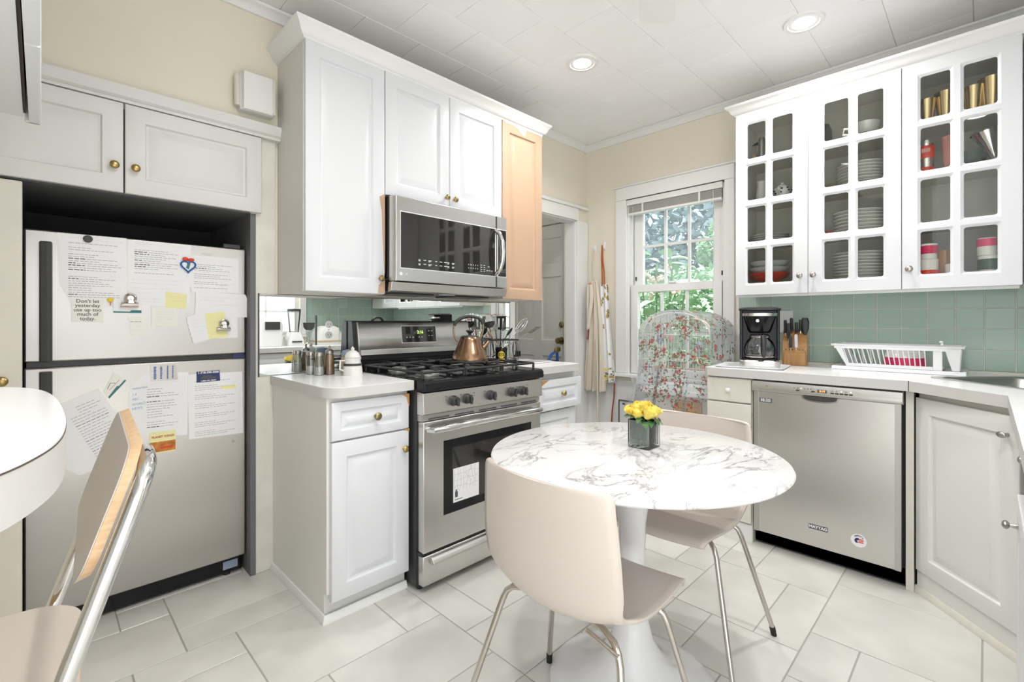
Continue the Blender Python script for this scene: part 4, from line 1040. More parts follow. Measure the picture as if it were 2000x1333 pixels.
# next cabinet round the corner, its edge at the frame
nx = thing('wall_cabinet', 'white corner wall cabinet at the right edge of the frame', 'cabinet', (.3, 3.12, 1.326), W, group='white wall cabinets')
part('body', MB().box(.113, .700, YG, 3.284, 1.330, 2.40), 'cab_warm', nx)
part('door', raised(.114, .44, 1.328, 2.398, YG - .021, m=.06), 'cab_white', nx, smooth=25)
struct('trim_8', sweep([(-1.070, 3.284, 2.396), (-1.070, YG - .018, 2.396), (.70, YG - .018, 2.396)], [(-.02, 0), (.0, 0), (.002, .006), (.010, .010), (.020, .022), (.028, .036), (.042, .046), (.045, .058), (-.02, .058)]), 'trim_white', rot=W, smooth=30, label='white crown moulding over the glass-front cabinets')
struct('trim_9', MB().box(-1.06, .10, YG + .002, 3.0, 1.312, 1.329), 'trim_white', rot=W)

# ---- crockery inside (each piece a thing)
def wl_(x, y, z): return (y, -x, z)       # W-frame point to world
PLATE = [(.0008, .003), (.055, .003), (.062, .001), (.066, 0), (.070, .002), (.090, .012), (.104, .017), (.105, .0195), (.103, .0195), (.090, .0150), (.068, .0065), (.0008, .006)]
def plate_stack(x, y, z, n, r, dz, label, group, m='plate_white', lean=0.0):
    first = None; s = r / .105
    for k in range(n):
        loc = wl_(x + random.uniform(-.002, .002), y + random.uniform(-.002, .002), z + k * dz)
        if first is None:
            first = solo('plate', label, 'plate', MB().lathe([(a * s, h) for a, h in PLATE], n=28), m, loc, W, group=group, local=True)
        else:
            dup(first, loc, W, label, group)
yd = 3.125
plate_stack(-.486, yd, SHELF[0], 9, .118, .0165, 'white dinner plate in the tall stack on the bottom shelf', 'plates on the bottom shelf')
plate_stack(-.480, yd, SHELF[1], 6, .122, .0185, 'white plate in the stack on the second shelf', 'plates on the second shelf')
plate_stack(-.474, yd, SHELF[2], 7, .112, .0165, 'white plate in the stack on the third shelf', 'plates on the third shelf')
plate_stack(-.928, yd, SHELF[1], 3, .105, .013, 'pale glass plate in the low stack left of the dinner plates', 'glass plates', 'glass_plate')
BOWL = [(.0008, .004), (.035, .004), (.040, 0), (.045, .003), (.085, .030), (.100, .050), (.102, .052), (.098, .050), (.080, .032), (.042, .008), (.0008, .007)]
def bowl(x, y, z, label, m, s=1.0, sz=1.0, name='bowl', cat='bowl', group=None):
    return solo(name, label, cat, MB().lathe([(a * s, h * s * sz) for a, h in BOWL], n=28), m, wl_(x, y, z), W, group=group, local=True)
solo('tan_plate', 'tan rimmed platter under the red bowl in the glass cabinet', 'plate', MB().lathe([(a * 1.08, h) for a, h in PLATE], n=28), 'tan', wl_(-.928, yd, SHELF[0]), W, local=True)
bowl(-.928, yd, SHELF[0] + .020, 'red bowl at the bottom of the stack in the glass cabinet', 'red', 1.10, .95)
bowl(-.928, yd, SHELF[0] + .056, 'grey bowl resting in the red bowl', 'glass_plate', 1.08, .9)
bowl(-.928, yd, SHELF[0] + .092, 'grey bowl on top of the bowl stack', 'glass_plate', 1.08, .9)
bowl(-.625, 3.17, SHELF[2], 'tan bowl behind the plates on the third shelf', 'tan', .7, 1.2)
# blue and white teapot
tp = thing('teapot', 'small blue and white china teapot in the left glass cabinet', 'teapot', wl_(-.838, 3.055, SHELF[2]), W, local=True)
part('pot', MB().lathe([(.0008, 0), (.028, 0), (.040, .012), (.048, .032), (.044, .052), (.030, .064), (.022, .066)], n=24), 'ceramic', tp)
part('lid', MB().lathe([(.024, .066), (.020, .072), (.008, .076), (.006, .082), (.008, .086), (.0008, .089)], n=18), 'ceramic', tp)
part('handle', MB().tube([(0, -.044, .045), (0, -.066, .050), (0, -.070, .032), (0, -.046, .018)], .005, 8), 'ceramic', tp)
part('spout', MB().tube([(0, .044, .025), (0, .062, .040), (0, .070, .058)], [.009, .007, .005], 8), 'ceramic', tp)
pa = MB()
for k in range(16):
    a = k * .8; z = .018 + .034 * ((k * 37) % 10) / 10; r = .0475 - abs(z - .034) * .18
    pa.ell((r * math.cos(a), r * math.sin(a), z), (.007, .007, .005), 5)
part('blue_pattern', pa, 'navy', tp)
# white pitcher
pi_ = thing('pitcher', 'white china pitcher beside the blue teapot', 'pitcher', wl_(-.958, 3.09, SHELF[2]), W, local=True)
part('jug', MB().lathe([(.0008, 0), (.026, 0), (.034, .03), (.030, .07), (.024, .10), (.030, .125), (.027, .125), (.021, .10), (.0008, .09)], n=20), 'ceramic', pi_)
part('handle', MB().tube([(.024, 0, .11), (.052, 0, .112), (.056, 0, .07), (.031, 0, .04)], .006, 8), 'ceramic', pi_)
# dark figurine top shelf
fg = thing('pepper_mill', 'dark grey bird topped mill on the top shelf of the left cabinet', 'mill', wl_(-.962, 3.10, SHELF[3]), W, local=True)
part('column', MB().lathe([(.0008, 0), (.026, 0), (.022, .05), (.018, .10), (.022, .125), (.015, .15), (.0008, .152)], n=16), 'steel_grey', fg)
part('beak', MB().tube([(-.01, 0, .12), (-.035, 0, .118), (-.055, 0, .112)], [.012, .008, .002], 8), 'charcoal', fg)
part('base_block', MB().box(-.05, -.026, -.025, .025, 0, .05), 'tan', fg)
solo('dark_vase', 'dark grey oval vase at the left of the top shelf', 'vase', MB().lathe([(.0008, 0), (.022, 0), (.034, .04), (.032, .08), (.020, .115), (.0008, .12)], n=18), 'charcoal', wl_(-.628, 3.06, SHELF[3]), W, local=True)
gb = thing('gravy_boat', 'white gravy boat with loop handle on the top shelf', 'gravy boat', wl_(-.448, 3.08, SHELF[3]), W, local=True)
part('saucer', MB().lathe([(a * .85, h * .7) for a, h in PLATE], n=24), 'ceramic', gb)
part('boat', MB().lathe([(.0008, .012), (.030, .012), (.055, .04), (.066, .075), (.063, .075), (.050, .04), (.0008, .022)], n=22), 'ceramic', gb)
part('handle', MB().tube([(-.060, 0, .065), (-.095, 0, .075), (-.100, 0, .045), (-.055, 0, .030)], .007, 8), 'ceramic', gb)
bowl(-.622, 3.12, SHELF[1], 'small pink cup left of the plates on the second shelf', 'red_soft', .35, 1.6, 'cup', 'cup')
# gold tumblers
TUM = [(.0008, .004), (.028, .004), (.028, 0), (.030, 0), (.042, .115), (.043, .118), (.0405, .118), (.029, .008), (.0008, .008)]
g0 = None
for x, y, s, lab in ((-.205, 3.03, .86, 'shorter gold tumbler at the far left of the top shelf'), (-.135, 3.05, 1.05, 'wide gold tumbler in the left top pane'), (-.045, 3.04, .95, 'slim gold tumbler left in the right top pane'), (.018, 3.05, 1.15, 'tallest gold tumbler at the right of the top shelf')):
    if g0 is None: g0 = solo('tumbler', lab, 'tumbler', MB().lathe(TUM, n=28), 'gold', wl_(x, y, SHELF[3]), W, local=True, group='gold tumblers'); g0.obj.scale = (s,) * 3
    else: dup(g0, wl_(x, y, SHELF[3]), W, lab, scale=s)
th = thing('thermos', 'red and steel thermos flask in the right glass cabinet', 'flask', wl_(-.205, 3.03, SHELF[2]), W, local=True)
part('body', MB().lathe([(.0008, 0), (.027, 0), (.027, .135), (.0008, .135)], n=22), 'steel', th)
part('red_sleeve', MB().lathe([(.028, .065), (.030, .07), (.032, .120), (.028, .124)], n=22), 'red', th); part('red_base', MB().lathe([(.028, .0), (.029, .004), (.028, .022)], n=22), 'red', th)
part('lid', MB().lathe([(.024, .135), (.025, .150), (.020, .156), (.0008, .156)], n=22), 'steel_grey', th); part('logo', MB().box(-.016, .016, -.0345, -.0315, .090, .108), 'rose_pink', th)
solo('pink_cup', 'tall pink tumbler beside the red thermos', 'tumbler', MB().lathe([(.0008, 0), (.026, 0), (.034, .13), (.035, .15), (.033, .15), (.025, .01), (.0008, .008)], n=22), 'rose_pink', wl_(-.118, 3.03, SHELF[2]), W, local=True)
fu = thing('steel_funnel', 'bright steel cone strainer in the right glass cabinet', 'strainer', wl_(-.002, 3.06, SHELF[2]), W, local=True)
part('cone', MB().cyl((.03, 0, .02), (.0, 0, .145), .012, .052, 22), 'chrome', fu); part('rim', MB().tube([(.052 * math.cos(a), .052 * math.sin(a), .146 + .012 * math.cos(a)) for a in [2 * PI * k / 24 for k in range(24)]], .003, 6, closed=True), 'chrome', fu)
part('base', MB().lathe([(.0008, 0), (.030, 0), (.028, .010), (.014, .020)], (.03, 0, 0), 16), 'steel_grey', fu)
solo('glass_bowl', 'dark green glass bowl behind the steel strainer', 'bowl', MB().lathe([(a * .7, h * 1.6) for a, h in BOWL], n=24), 'leaf_band', wl_(-.06, 3.15, SHELF[2]), W, local=True)
MUG = [(.0008, .004), (.036, .004), (.036, 0), (.038, 0), (.040, .085), (.038, .087), (.036, .084), (.034, .010), (.0008, .010)]
def mug(x, y, z, label, m, band=None, s=1.0, hdir=1, group='mugs in the right cabinet'):
    t = thing('mug', label, 'mug', wl_(x, y, z), W, local=True, group=group)
    part('cup', MB().lathe([(a * s, h * s) for a, h in MUG], n=24), m, t)
    part('handle', MB().tube([(hdir * .038 * s, -.01, .068 * s), (hdir * .062 * s, -.012, .066 * s), (hdir * .062 * s, -.012, .028 * s), (hdir * .038 * s, -.01, .024 * s)], .005 * s, 8), m, t)
    if band: part('band', MB().lathe([(.0402 * s, band[1] * s), (.0412 * s, (band[1] + .002) * s), (.0412 * s, (band[2] - .002) * s), (.0402 * s, band[2] * s)], n=24), band[0], t)
mug(-.198, 3.03, SHELF[0], 'red based white mug at the lower left of the right cabinet', 'ceramic', ('red', .002, .032), .95, -1)
mug(-.198, 3.03, SHELF[0] + .0835, 'white and crimson mug stacked on the red based mug', 'ceramic', ('pink', .03, .075), .85, -1)
solo('amber_glass', 'large amber glass jar beside the stacked mugs', 'jar', MB().lathe([(.0008, 0), (.040, 0), (.046, .03), (.046, .12), (.048, .125), (.045, .125), (.043, .02), (.0008, .012)], n=24), 'amber', wl_(-.142, 3.09, SHELF[0]), W, local=True)
mug(-.115, 3.02, SHELF[0], 'low cream cup in front of the amber jar', 'ceramic', None, .62, 1)
mug(.008, 3.04, SHELF[0], 'white mug with dark picture at the right of the bottom shelf', 'ceramic', ('leaf_dark', .02, .07), .95, 1)
mug(.002, 3.04, SHELF[0] + .0835, 'white mug with crimson band stacked on the picture mug', 'ceramic', ('pink', .045, .083), .90, 1)

# ---- base units
YB = 2.672
def base_unit(label, x0, x1):
    t = thing('base_cabinet', label, 'cabinet', ((x0 + x1) / 2, 2.98, 0), W, group='white base cabinets'); return t
dc_ = base_unit('narrow cream drawer unit between the bird cage and dishwasher', -1.11, -.873)
part('body', MB().box(-1.110, -.873, YB, 3.26, .0, .868), 'cab_cream', dc_)
for z0, z1 in ((.735, .862), (.42, .728), (.10, .413)):
    d = part('drawer', MB().box(-1.108, -.876, YB - .019, YB - .001, z0, z1), 'cab_cream', dc_, bevel=.004)
    part('knob', MB().lathe([(.010, 0), (.008, -.008), (.012, -.016), (.0008, -.020)], (-.992, YB - .019, (z0 + z1) / 2), 8, 'y'), 'gloss_white', d, label='faceted glass knob')
part('kick_board', MB().box(-1.108, -.876, YB - .004, YB - .001, 0, .09), 'trim_white', dc_)
# dishwasher
dwr = thing('dishwasher', 'stainless dishwasher with digital panel under the counter', 'dishwasher', (-.56, 2.98, 0), W)
part('tub', MB().box(-.868, -.252, 2.70, 3.24, .012, .866), 'rubber', dwr)
part('door', MB().box(-.860, -.262, 2.652, 2.699, .080, .815), 'steel', dwr, bevel=.005)
part('side_strip', MB().box(-.860, -.838, 2.648, 2.6525, .082, .812), 'steel_grey', dwr); part('side_strip', MB().box(-.284, -.262, 2.648, 2.6525, .082, .812), 'steel_grey', dwr)
part('control_panel', MB().prism([(2.699, .806), (2.652, .806), (2.640, .812), (2.636, .838), (2.644, .860), (2.652, .864), (2.699, .864)], -.868, -.255, 'x'), 'steel', dwr, bevel=.002)
part('toe_panel', MB().box(-.866, -.254, 2.700, 2.72, .010, .082), 'black_gloss', dwr)
hp = MB()
for k in range(0, 1):
    hp.loops([[(-.565 + .075 * math.cos(a), 2.6505, .805 + .0) if i < 0 else (-.565 + .078 * math.cos(a), 2.6515, .8055 - .028 * max(0, math.sin(a)) ** .6) for i, a in enumerate([PI * j / 16 for j in range(17)])],
              [(-.565 + .066 * math.cos(a), 2.6505, .8055 - .020 * max(0, math.sin(a)) ** .6) for a in [PI * j / 16 for j in range(17)]]], cap0=False, closed=False)
part('handle_pocket', hp, 'nickel', dwr, fix=False)
part('pocket_shadow', MB().prism([(-.565 + .070 * math.cos(a), .8052 - .021 * math.sin(a) ** .6) for a in [PI * j / 16 for j in range(17)]], 2.6498, 2.6512, 'y'), 'charcoal', dwr, label='dark patch for the shade inside the hand pocket')  # flat dark plate, shade of the hand pocket put into its colour
part('display', MB().box(-.572, -.534, 2.6352, 2.637, .829, .843), 'ink', dwr, smooth=0)
part('digits', text_mb('0:19', .0135, (-.552, 2.6349, .836), bold=.0003), 'led_orange', dwr, smooth=0, fix=False)
bs = MB()
for x in (-.655, -.590, -.512, -.494, -.476, -.458, -.440): bs.box(x - .007, x + .007, 2.6345, 2.637, .828, .835)
part('buttons', bs, 'charcoal', dwr, smooth=0)
tx = MB()
for x in (-.670, -.655, -.638, -.626, -.612, -.600, -.512, -.494, -.458): tx.box(x - .003, x + .003, 2.6352, 2.637, .841, .8435)
tx.box(-.80, -.788, 2.6352, 2.637, .838, .840); part('legend', tx, 'ink', dwr, smooth=0)
part('indicator', MB().box(-.478, -.474, 2.6348, 2.637, .841, .8445).box(-.442, -.438, 2.6348, 2.637, .841, .8445).box(-.642, -.638, 2.6348, 2.637, .841, .8445), 'led_white', dwr, smooth=0)
lb = part('warranty_label', MB().box(-.834, -.775, 2.6505, 2.6522, .752, .774), 'ink', dwr, smooth=0, label='black 10 YEAR label')
part('lettering', text_mb('10', .021, (-.820, 2.6502, .763), bold=.0009), 'paper', lb, smooth=0, fix=False)
part('lettering', text_mb('YEAR', .0105, (-.793, 2.6502, .7675), bold=.0003), 'paper', lb, smooth=0, fix=False)
part('small_print', MB().box(-.807, -.779, 2.6500, 2.6504, .7600, .7618).box(-.807, -.781, 2.6500, 2.6504, .7565, .7583), 'paper', lb, smooth=0)
mb_ = part('brand_badge', MB().box(-.612, -.533, 2.6500, 2.6522, .166, .189), 'ink', dwr, smooth=0, label='black badge reading MAYTAG')
part('badge_rim', MB().box(-.6135, -.5315, 2.6508, 2.6521, .1645, .1905), 'chrome', mb_, smooth=0)
part('lettering', text_mb('MAYTAG', .0185, (-.5725, 2.6497, .1775), bold=.0007), 'paper', mb_, smooth=0, fix=False)
rs = part('round_sticker', MB().lathe([(.030, 0), (.030, -.0010), (.0008, -.0012)], (-.413, 2.6519, .168), 28, 'y'), 'paper', dwr, label='round AMERICA sticker with red and blue emblem')
am = text_mb('AMERICA', .0095, (0, 0, 0), bold=.0003)
part('lettering', MB().add([(-.413 + (.0215 + v[2]) * math.sin(v[0] / .0225), 2.6504, .168 + (.0215 + v[2]) * math.cos(v[0] / .0225)) for v in am.v], am.f), 'ink', rs, smooth=0, fix=False)
em = MB(); er = MB()
em.prism([(-.430, .166), (-.424, .178), (-.412, .180), (-.412, .172), (-.420, .166), (-.414, .158), (-.424, .156)], 2.6502, 2.6506, 'y')
for k in range(3): er.prism([(-.414, .158 + .007 * k), (-.396, .160 + .007 * k), (-.394, .164 + .007 * k), (-.414, .162 + .007 * k)], 2.6502, 2.6506, 'y')
part('emblem', em, 'navy', rs, smooth=0); part('stripes', er, 'red', rs, smooth=0)
# filler between dishwasher and sink base
fl = solo('filler_strip', 'cream filler strip between the dishwasher and corner sink cabinet', 'panel', MB().box(-.249, -.222, 2.675, 2.76, .0, .868), 'cab_cream', (-.235, 2.7, 0), W)
# diagonal sink base
ax, ay, bx, by = 2.690, .222, 2.352, -.082
dl_ = math.hypot(bx - ax, by - ay); ang = math.atan2(by - ay, bx - ax)
dg = thing('base_cabinet', 'corner sink cabinet with single raised panel door beside the dishwasher', 'cabinet', (ax, ay, 0), ang, group='white base cabinets', local=True)
part('body', MB().prism([(0, .0205), (dl_, .0205), (dl_ + .12, .45), (-.04, .45)], .10, .70).box(0, dl_, .0205, .045, .70, .866), 'cab_cream', dg)
d = part('door', raised(.006, dl_ - .006, .098, .842, 0.0, m=.065, r=.03), 'cab_warm', dg, smooth=25); oval_knob(d, dl_ - .045, 0, .775)
part('kick_board', MB().box(.0, dl_, .012, .020, .0, .098), 'cab_warm', dg)
part('kick_moulding', MB().prism([(0.012, 0), (-.002, 0), (-.002, .012), (.006, .028), (.012, .028)], -.002, dl_ + .002, 'x'), 'cab_cream', dg)
# rear run base cabinets (frame R: x = -X, y = -Y)
def rear_base(label, x0, x1, yf, knobs):
    t = thing('base_cabinet', label, 'cabinet', ((x0 + x1) / 2, .4, 0), R, group='white base cabinets')
    part('body', MB().box(x0, x1, yf + .046 if knobs[0] is None else yf + .02, .700, .10, .866).box(x0, x1, yf + .07, .700, 0, .10), 'cab_warm', t)
    d = part('drawer', raised(x0 + .003, x1 - .003, .705, .858, yf + (.025 if knobs[0] is None else 0), m=.036, r=.018), 'cab_white', t, smooth=25)
    if knobs[0] is not None: oval_knob(d, knobs[0], yf, .782)
    d = part('door', raised(x0 + .003, x1 - .003, .105, .698, yf, m=.06), 'cab_white', t, smooth=25); oval_knob(d, knobs[1], yf, knobs[2])
    return t
rear_base('white base cabinet next to the corner sink, nickel knobs, far right', -2.345, -1.905, .090, (-1.945, -1.935, .640))
rear_base('nearest white base cabinet at the right edge, standing proud', -1.895, -1.30, .058, (None, -1.835, .625))

# ---- L-shaped worktop with sink
S0 = Vector((2.87, .20)); sd = Vector((-.686, -.727)).normalized(); sn = Vector((.727, -.686)).normalized()
def sk(a, b): p = S0 + sd * a + sn * b; return (p.x, p.y)
def srr(a0, a1, b0, b1, r, n=4):
    out = []
    for qa, qb, s0 in ((a1 - r, b0 + r, -PI / 2), (a1 - r, b1 - r, 0), (a0 + r, b1 - r, PI / 2), (a0 + r, b0 + r, PI)):
        for k in range(n + 1): out.append(sk(qa + r * math.cos(s0 + PI / 2 * k / n), qb + r * math.sin(s0 + PI / 2 * k / n)))
    return out
out_ = [(3.268, 1.122), (2.66, 1.122), (2.638, 1.10), (2.638, .237), (2.366, -.052), (1.285, -.052), (1.285, -.708), (3.268, -.708)]
hole = srr(.02, .58, .02, .43, .05)
wt = thing('worktop', 'white laminate counter running round the corner sink', 'worktop', (2.95, .3, .870), group='white laminate worktops', local=True); wt.off = (2.95, .3, .870)
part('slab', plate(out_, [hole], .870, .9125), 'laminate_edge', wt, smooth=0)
part('surface', plate(out_, [hole], .9127, .9147), 'laminate', wt, smooth=0)
part('edge_joint', MB().box(2.6365, 2.6385, .2355, .2385, .870, .9145), 'dark_line', wt)
part('back_lip', MB().box(3.258, 3.282, -.708, 1.122, .9148, .926).box(1.285, 3.258, -.714, -.690, .9148, .926), 'tile_grout', wt)
si = thing('sink', 'stainless corner sink set in the counter', 'sink', (2.82, -.18, .72), local=True); si.off = (2.82, -.18, .72)
def ring3(l, z): return [(p[0], p[1], z) for p in l]
part('basin', MB().loops([ring3(srr(0, .60, 0, .45, .05), .9150), ring3(srr(0, .60, 0, .45, .05), .9185), ring3(srr(.025, .575, .025, .425, .05), .9185), ring3(srr(.032, .568, .032, .418, .05), .908), ring3(srr(.05, .55, .05, .40, .06), .745), ring3(srr(.09, .51, .09, .36, .05), .735)], cap0=False), 'steel', si, smooth=50)
c_ = sk(.30, .22); part('drain', MB().lathe([(.04, .7355), (.035, .737), (.0008, .7365)], (c_[0], c_[1], 0), 18), 'nickel', si)
fx = sk(.36, .52)
fa = thing('faucet', 'brushed nickel faucet behind the corner sink', 'faucet', (fx[0], fx[1], .9147), ang + PI / 2, local=True)
part('column', MB().lathe([(.0008, 0), (.028, 0), (.026, .01), (.018, .02), (.018, .11), (.014, .13), (.0008, .135)], n=18), 'nickel', fa)
part('spout', MB().tube([(0, 0, .10), (-.04, 0, .16), (-.11, 0, .17), (-.17, 0, .14), (-.18, 0, .11)], .012, 10), 'nickel', fa)
part('lever', MB().tube([(0, 0, .13), (.01, .03, .16), (.01, .06, .175)], [.009, .007, .008], 8), 'nickel', fa)

# ---- coffee maker on a tray
tr = thing('serving_tray', 'flat white tray under the coffee maker', 'tray', (2.845, .93, .9148), math.radians(-82), local=True)
def rrect(w, h, r, n=5):
    o = []
    for qx, qy, s0 in ((w - r, -h + r, -PI / 2), (w - r, h - r, 0), (-w + r, h - r, PI / 2), (-w + r, -h + r, PI)):
        for k in range(n + 1): o.append((qx + r * math.cos(s0 + PI / 2 * k / n), qy + r * math.sin(s0 + PI / 2 * k / n)))
    return o
def lp(l, z): return [(p[0], p[1], z) for p in l]
part('base', MB().loops([lp(rrect(.16, .135, .03), 0), lp(rrect(.17, .145, .03), .006), lp(rrect(.172, .147, .03), .009), lp(rrect(.168, .143, .03), .009), lp(rrect(.158, .133, .03), .003)]), 'plastic_white', tr)
cm = thing('coffee_maker', 'black drip coffee maker with glass carafe on the white tray', 'coffee maker', (2.845, .895, .918), math.radians(-72), local=True)
part('base', MB().loops([lp(rrect(.098, .10, .03), 0), lp(rrect(.098, .10, .03), .034), lp(rrect(.092, .094, .03), .040)]), 'steel', cm)
part('base_plate', MB().lathe([(.078, .040), (.078, .046), (.0008, .046)], (0, -.02, 0), 24), 'black_satin', cm)
part('tower', MB().loops([lp([(-.097, .035), (.097, .035), (.097, .095), (-.097, .095)], .038), lp([(-.097, .035), (.097, .035), (.097, .095), (-.097, .095)], .318)]), 'black_gloss', cm, bevel=.006)
part('side_column', MB().box(-.098, -.083, -.03, .04, .04, .318), 'black_gloss', cm, bevel=.004); part('side_column', MB().box(.083, .098, -.03, .04, .04, .318), 'black_gloss', cm, bevel=.004)
part('filter_basket', MB().loops([lp(rrect(.050, .055, .045), .188), lp(rrect(.058, .070, .05), .20), lp(rrect(.082, .092, .06), .286), lp(rrect(.084, .094, .06), .300)]), 'black_gloss', cm)
part('steel_band', MB().loops([lp(rrect(.0825, .0925, .06), .279), lp(rrect(.0855, .0955, .06), .281), lp(rrect(.0865, .0965, .06), .296), lp(rrect(.084, .094, .06), .298)], cap0=False, cap1=False), 'steel', cm)
part('lid', MB().loops([lp(rrect(.104, .10, .05), .312), lp(rrect(.104, .10, .05), .322), lp(rrect(.096, .092, .05), .329)]), 'black_satin', cm)
part('badge', MB().lathe([(.010, 0), (.008, -.002), (.0008, -.002)], (-.01, -.0925, .255), 14, 'y'), 'nickel', cm)
ca_ = thing('carafe', 'round glass carafe with black handle in the coffee maker', 'carafe', cm.obj.matrix_basis @ Vector((0, -.022, .0465)), math.radians(-72), local=True)
part('glass', MB().lathe([(.0008, 0), (.060, 0), (.072, .012), (.078, .035), (.076, .065), (.064, .095), (.050, .110), (.048, .118)], n=32, cap=False), 'jar_glass', ca_, fix=False)
part('rim', MB().lathe([(.047, .116), (.051, .116), (.052, .124), (.047, .126)], n=32, cap=False), 'nickel', ca_); part('base_ring', MB().lathe([(.064, -.0002), (.076, .012), (.0765, .016), (.066, .004)], n=32, cap=False), 'nickel', ca_)
part('lid', MB().lathe([(.047, .126), (.045, .132), (.0008, .134)], n=24), 'black_satin', ca_)
part('handle', MB().tube([(.02, -.045, .125), (.02, -.088, .122), (.02, -.104, .10), (.02, -.104, .03), (.02, -.088, .018)], [.011, .012, .013, .012, .010], 8), 'black_satin', ca_)
# ---- knife block
kb = thing('knife_block', 'slanted wooden knife block against the green tiles', 'knife block', (3.165, .800, .9148), math.radians(-78), local=True)
part('block', MB().prism([(-.065, 0), (.055, 0), (.055, .20), (.030, .205), (-.02, .165), (-.065, .09)], -.062, .062, 'x'), 'wood_block', kb, bevel=.004)
part('front_tier', MB().prism([(-.085, 0), (-.066, 0), (-.066, .088), (-.085, .072)], -.055, .055, 'x'), 'wood_block', kb, bevel=.003)
slots = MB()
for k in range(6): slots.box(-.046 + k * .017, -.041 + k * .017, -.0665, -.0645, .086, .094)
part('slots', slots, 'ink', kb, smooth=0)
kinv = kb.obj.matrix_basis
ki = 0
for (x, y, z0, ln_, m, lab) in ((-.048, -.005, .178, .085, 'black_satin', 'black handled knife at the left of the block'), (-.018, .012, .19, .085, 'black_satin', 'tallest black handled knife in the middle'), (.008, .000, .18, .07, 'black_satin', 'black handled knife behind the white one'),
                          (.028, .015, .19, .075, 'black_satin', 'black handled knife right of the middle'), (-.030, -.03, .145, .10, 'charcoal', 'dark handled knife leaning forward at the left of the block'), (-.020, -.058, .095, .075, 'charcoal', 'small grey handled steak knife at the block front'),
                          (.008, -.058, .095, .085, 'gloss_white', 'small white handled knife at the block front')):
    k_ = thing('knife', lab, 'knife', kinv @ Vector((x, y, z0)), math.radians(-78), local=True, group='knives in the block')
    dy = -.42
    part('handle', MB().loops([[(a, b + dy * h, h) for a, b in rrect(.0085, .012, .006, 3)] for h in (.008, ln_ * .5, ln_ * .9)] + [[(a * .7, b * .7 + dy * ln_, ln_) for a, b in rrect(.0085, .012, .006, 3)]]), m, k_)
    part('blade', MB().prism([(-.010, -.02), (.010, -.02), (.010 + dy * .01, .009), (-.010 + dy * .01, .009)], -.001, .001, 'x'), 'chrome', k_)
sp = thing('spatula_handle', 'broad black knife sharpener handle at the right of the knife block', 'handle', kinv @ Vector((.050, .0, .165)), math.radians(-78), local=True)
part('grip', MB().loops([lp(rrect(.012, .012, .008, 3), .02), lp(rrect(.020, .016, .01, 3), .05), lp(rrect(.021, .016, .01, 3), .09), lp(rrect(.014, .010, .008, 3), .11)]), 'black_satin', sp)
part('neck', MB().cyl((0, 0, 0), (0, 0, .022), .009), 'charcoal', sp)
wp = solo('wall_plate', 'plain white plate on the green tiles behind the knife block', 'wall plate', MB().box(-.955, -.838, 3.272, 3.280, 1.10, 1.235), 'gloss_white', (-.90, 3.28, 1.10), W, bevel=.002)

# ---- dish rack
dr = thing('dish_rack', 'white plastic dish rack with slatted sides on a drip tray', 'dish rack', (-.33, 3.15, .9148), W)
rx0, rx1, ry0, ry1 = -.580, -.085, 3.035, 3.245
part('drip_tray', MB().loops([rloop3 for rloop3 in ([(rx0 - .01, ry0 - .02, .9155), (rx1 + .02, ry0 - .02, .9155), (rx1 + .02, ry1 + .005, .9155), (rx0 - .01, ry1 + .005, .9155)], [(rx0 - .01, ry0 - .02, .934), (rx1 + .02, ry0 - .02, .934), (rx1 + .02, ry1 + .005, .934), (rx0 - .01, ry1 + .005, .934)], [(rx0 + .0, ry0 - .01, .934), (rx1 + .01, ry0 - .01, .934), (rx1 + .01, ry1 - .005, .934), (rx0, ry1 - .005, .934)], [(rx0 + .01, ry0, .927), (rx1, ry0, .927), (rx1, ry1 - .015, .927), (rx0 + .01, ry1 - .015, .927)])]), 'plastic_white', dr, bevel=.003)
zt, zb = 1.045, .934
def rim(z, e): return [(rx0 - e, ry0 - e * .6, z), (rx1 + e, ry0 - e * .6, z), (rx1 + e, ry1 + e * .2, z), (rx0 - e, ry1 + e * .2, z)]
rm = MB(); rm.loops([rim(zt - .004, .012), rim(zt + .004, .016), rim(zt + .006, .010), rim(zt + .004, 0.0), rim(zt - .004, .0)], cap0=False, cap1=False)
part('rim', rm, 'plastic_white', dr)
e1 = .052
part('end_panel', MB().loops([[(rx0 - .002, ry0 - .006, zt), (rx0 + .03, ry0 - .006, zt), (rx0 + .03, ry1, zt), (rx0 - .002, ry1, zt)], [(rx0 + e1, ry0 + .012, zb), (rx0 + e1 + .012, ry0 + .012, zb), (rx0 + e1 + .012, ry1 - .01, zb), (rx0 + e1, ry1 - .01, zb)]]), 'plastic_white', dr)
xc = rx1 - .085
part('floor_grid', MB().box(rx0 + e1, xc + .02, ry0 + .012, ry1 - .01, zb, zb + .006), 'plastic_white', dr)
part('rail', MB().prism([(rx0, zt - .018), (rx1 - .045, zt - .018), (rx1 - .045, zt), (rx0, zt)], ry0 - .006, ry0 - .001, 'y'), 'plastic_white', dr); part('rail', MB().box(rx0 + e1, xc + .02, ry0 + .008, ry0 + .014, zb, zb + .016), 'plastic_white', dr)
part('cutlery_cup', MB().loops([[(rx1 - .058, ry0 - .004, zt), (rx1 + .006, ry0 - .004, zt), (rx1 + .006, ry1 - .06, zt), (rx1 - .058, ry1 - .06, zt)], [(rx1 - .030, ry0 + .004, zb), (rx1 - .002, ry0 + .004, zb), (rx1 - .002, ry1 - .08, zb), (rx1 - .030, ry1 - .08, zb)]], cap0=False), 'plastic_white', dr, bevel=.004)
part('divider', MB().box(xc - .012, xc + .022, ry0 - .002, ry0 + .012, zb, zt - .01), 'plastic_white', dr, bevel=.003)
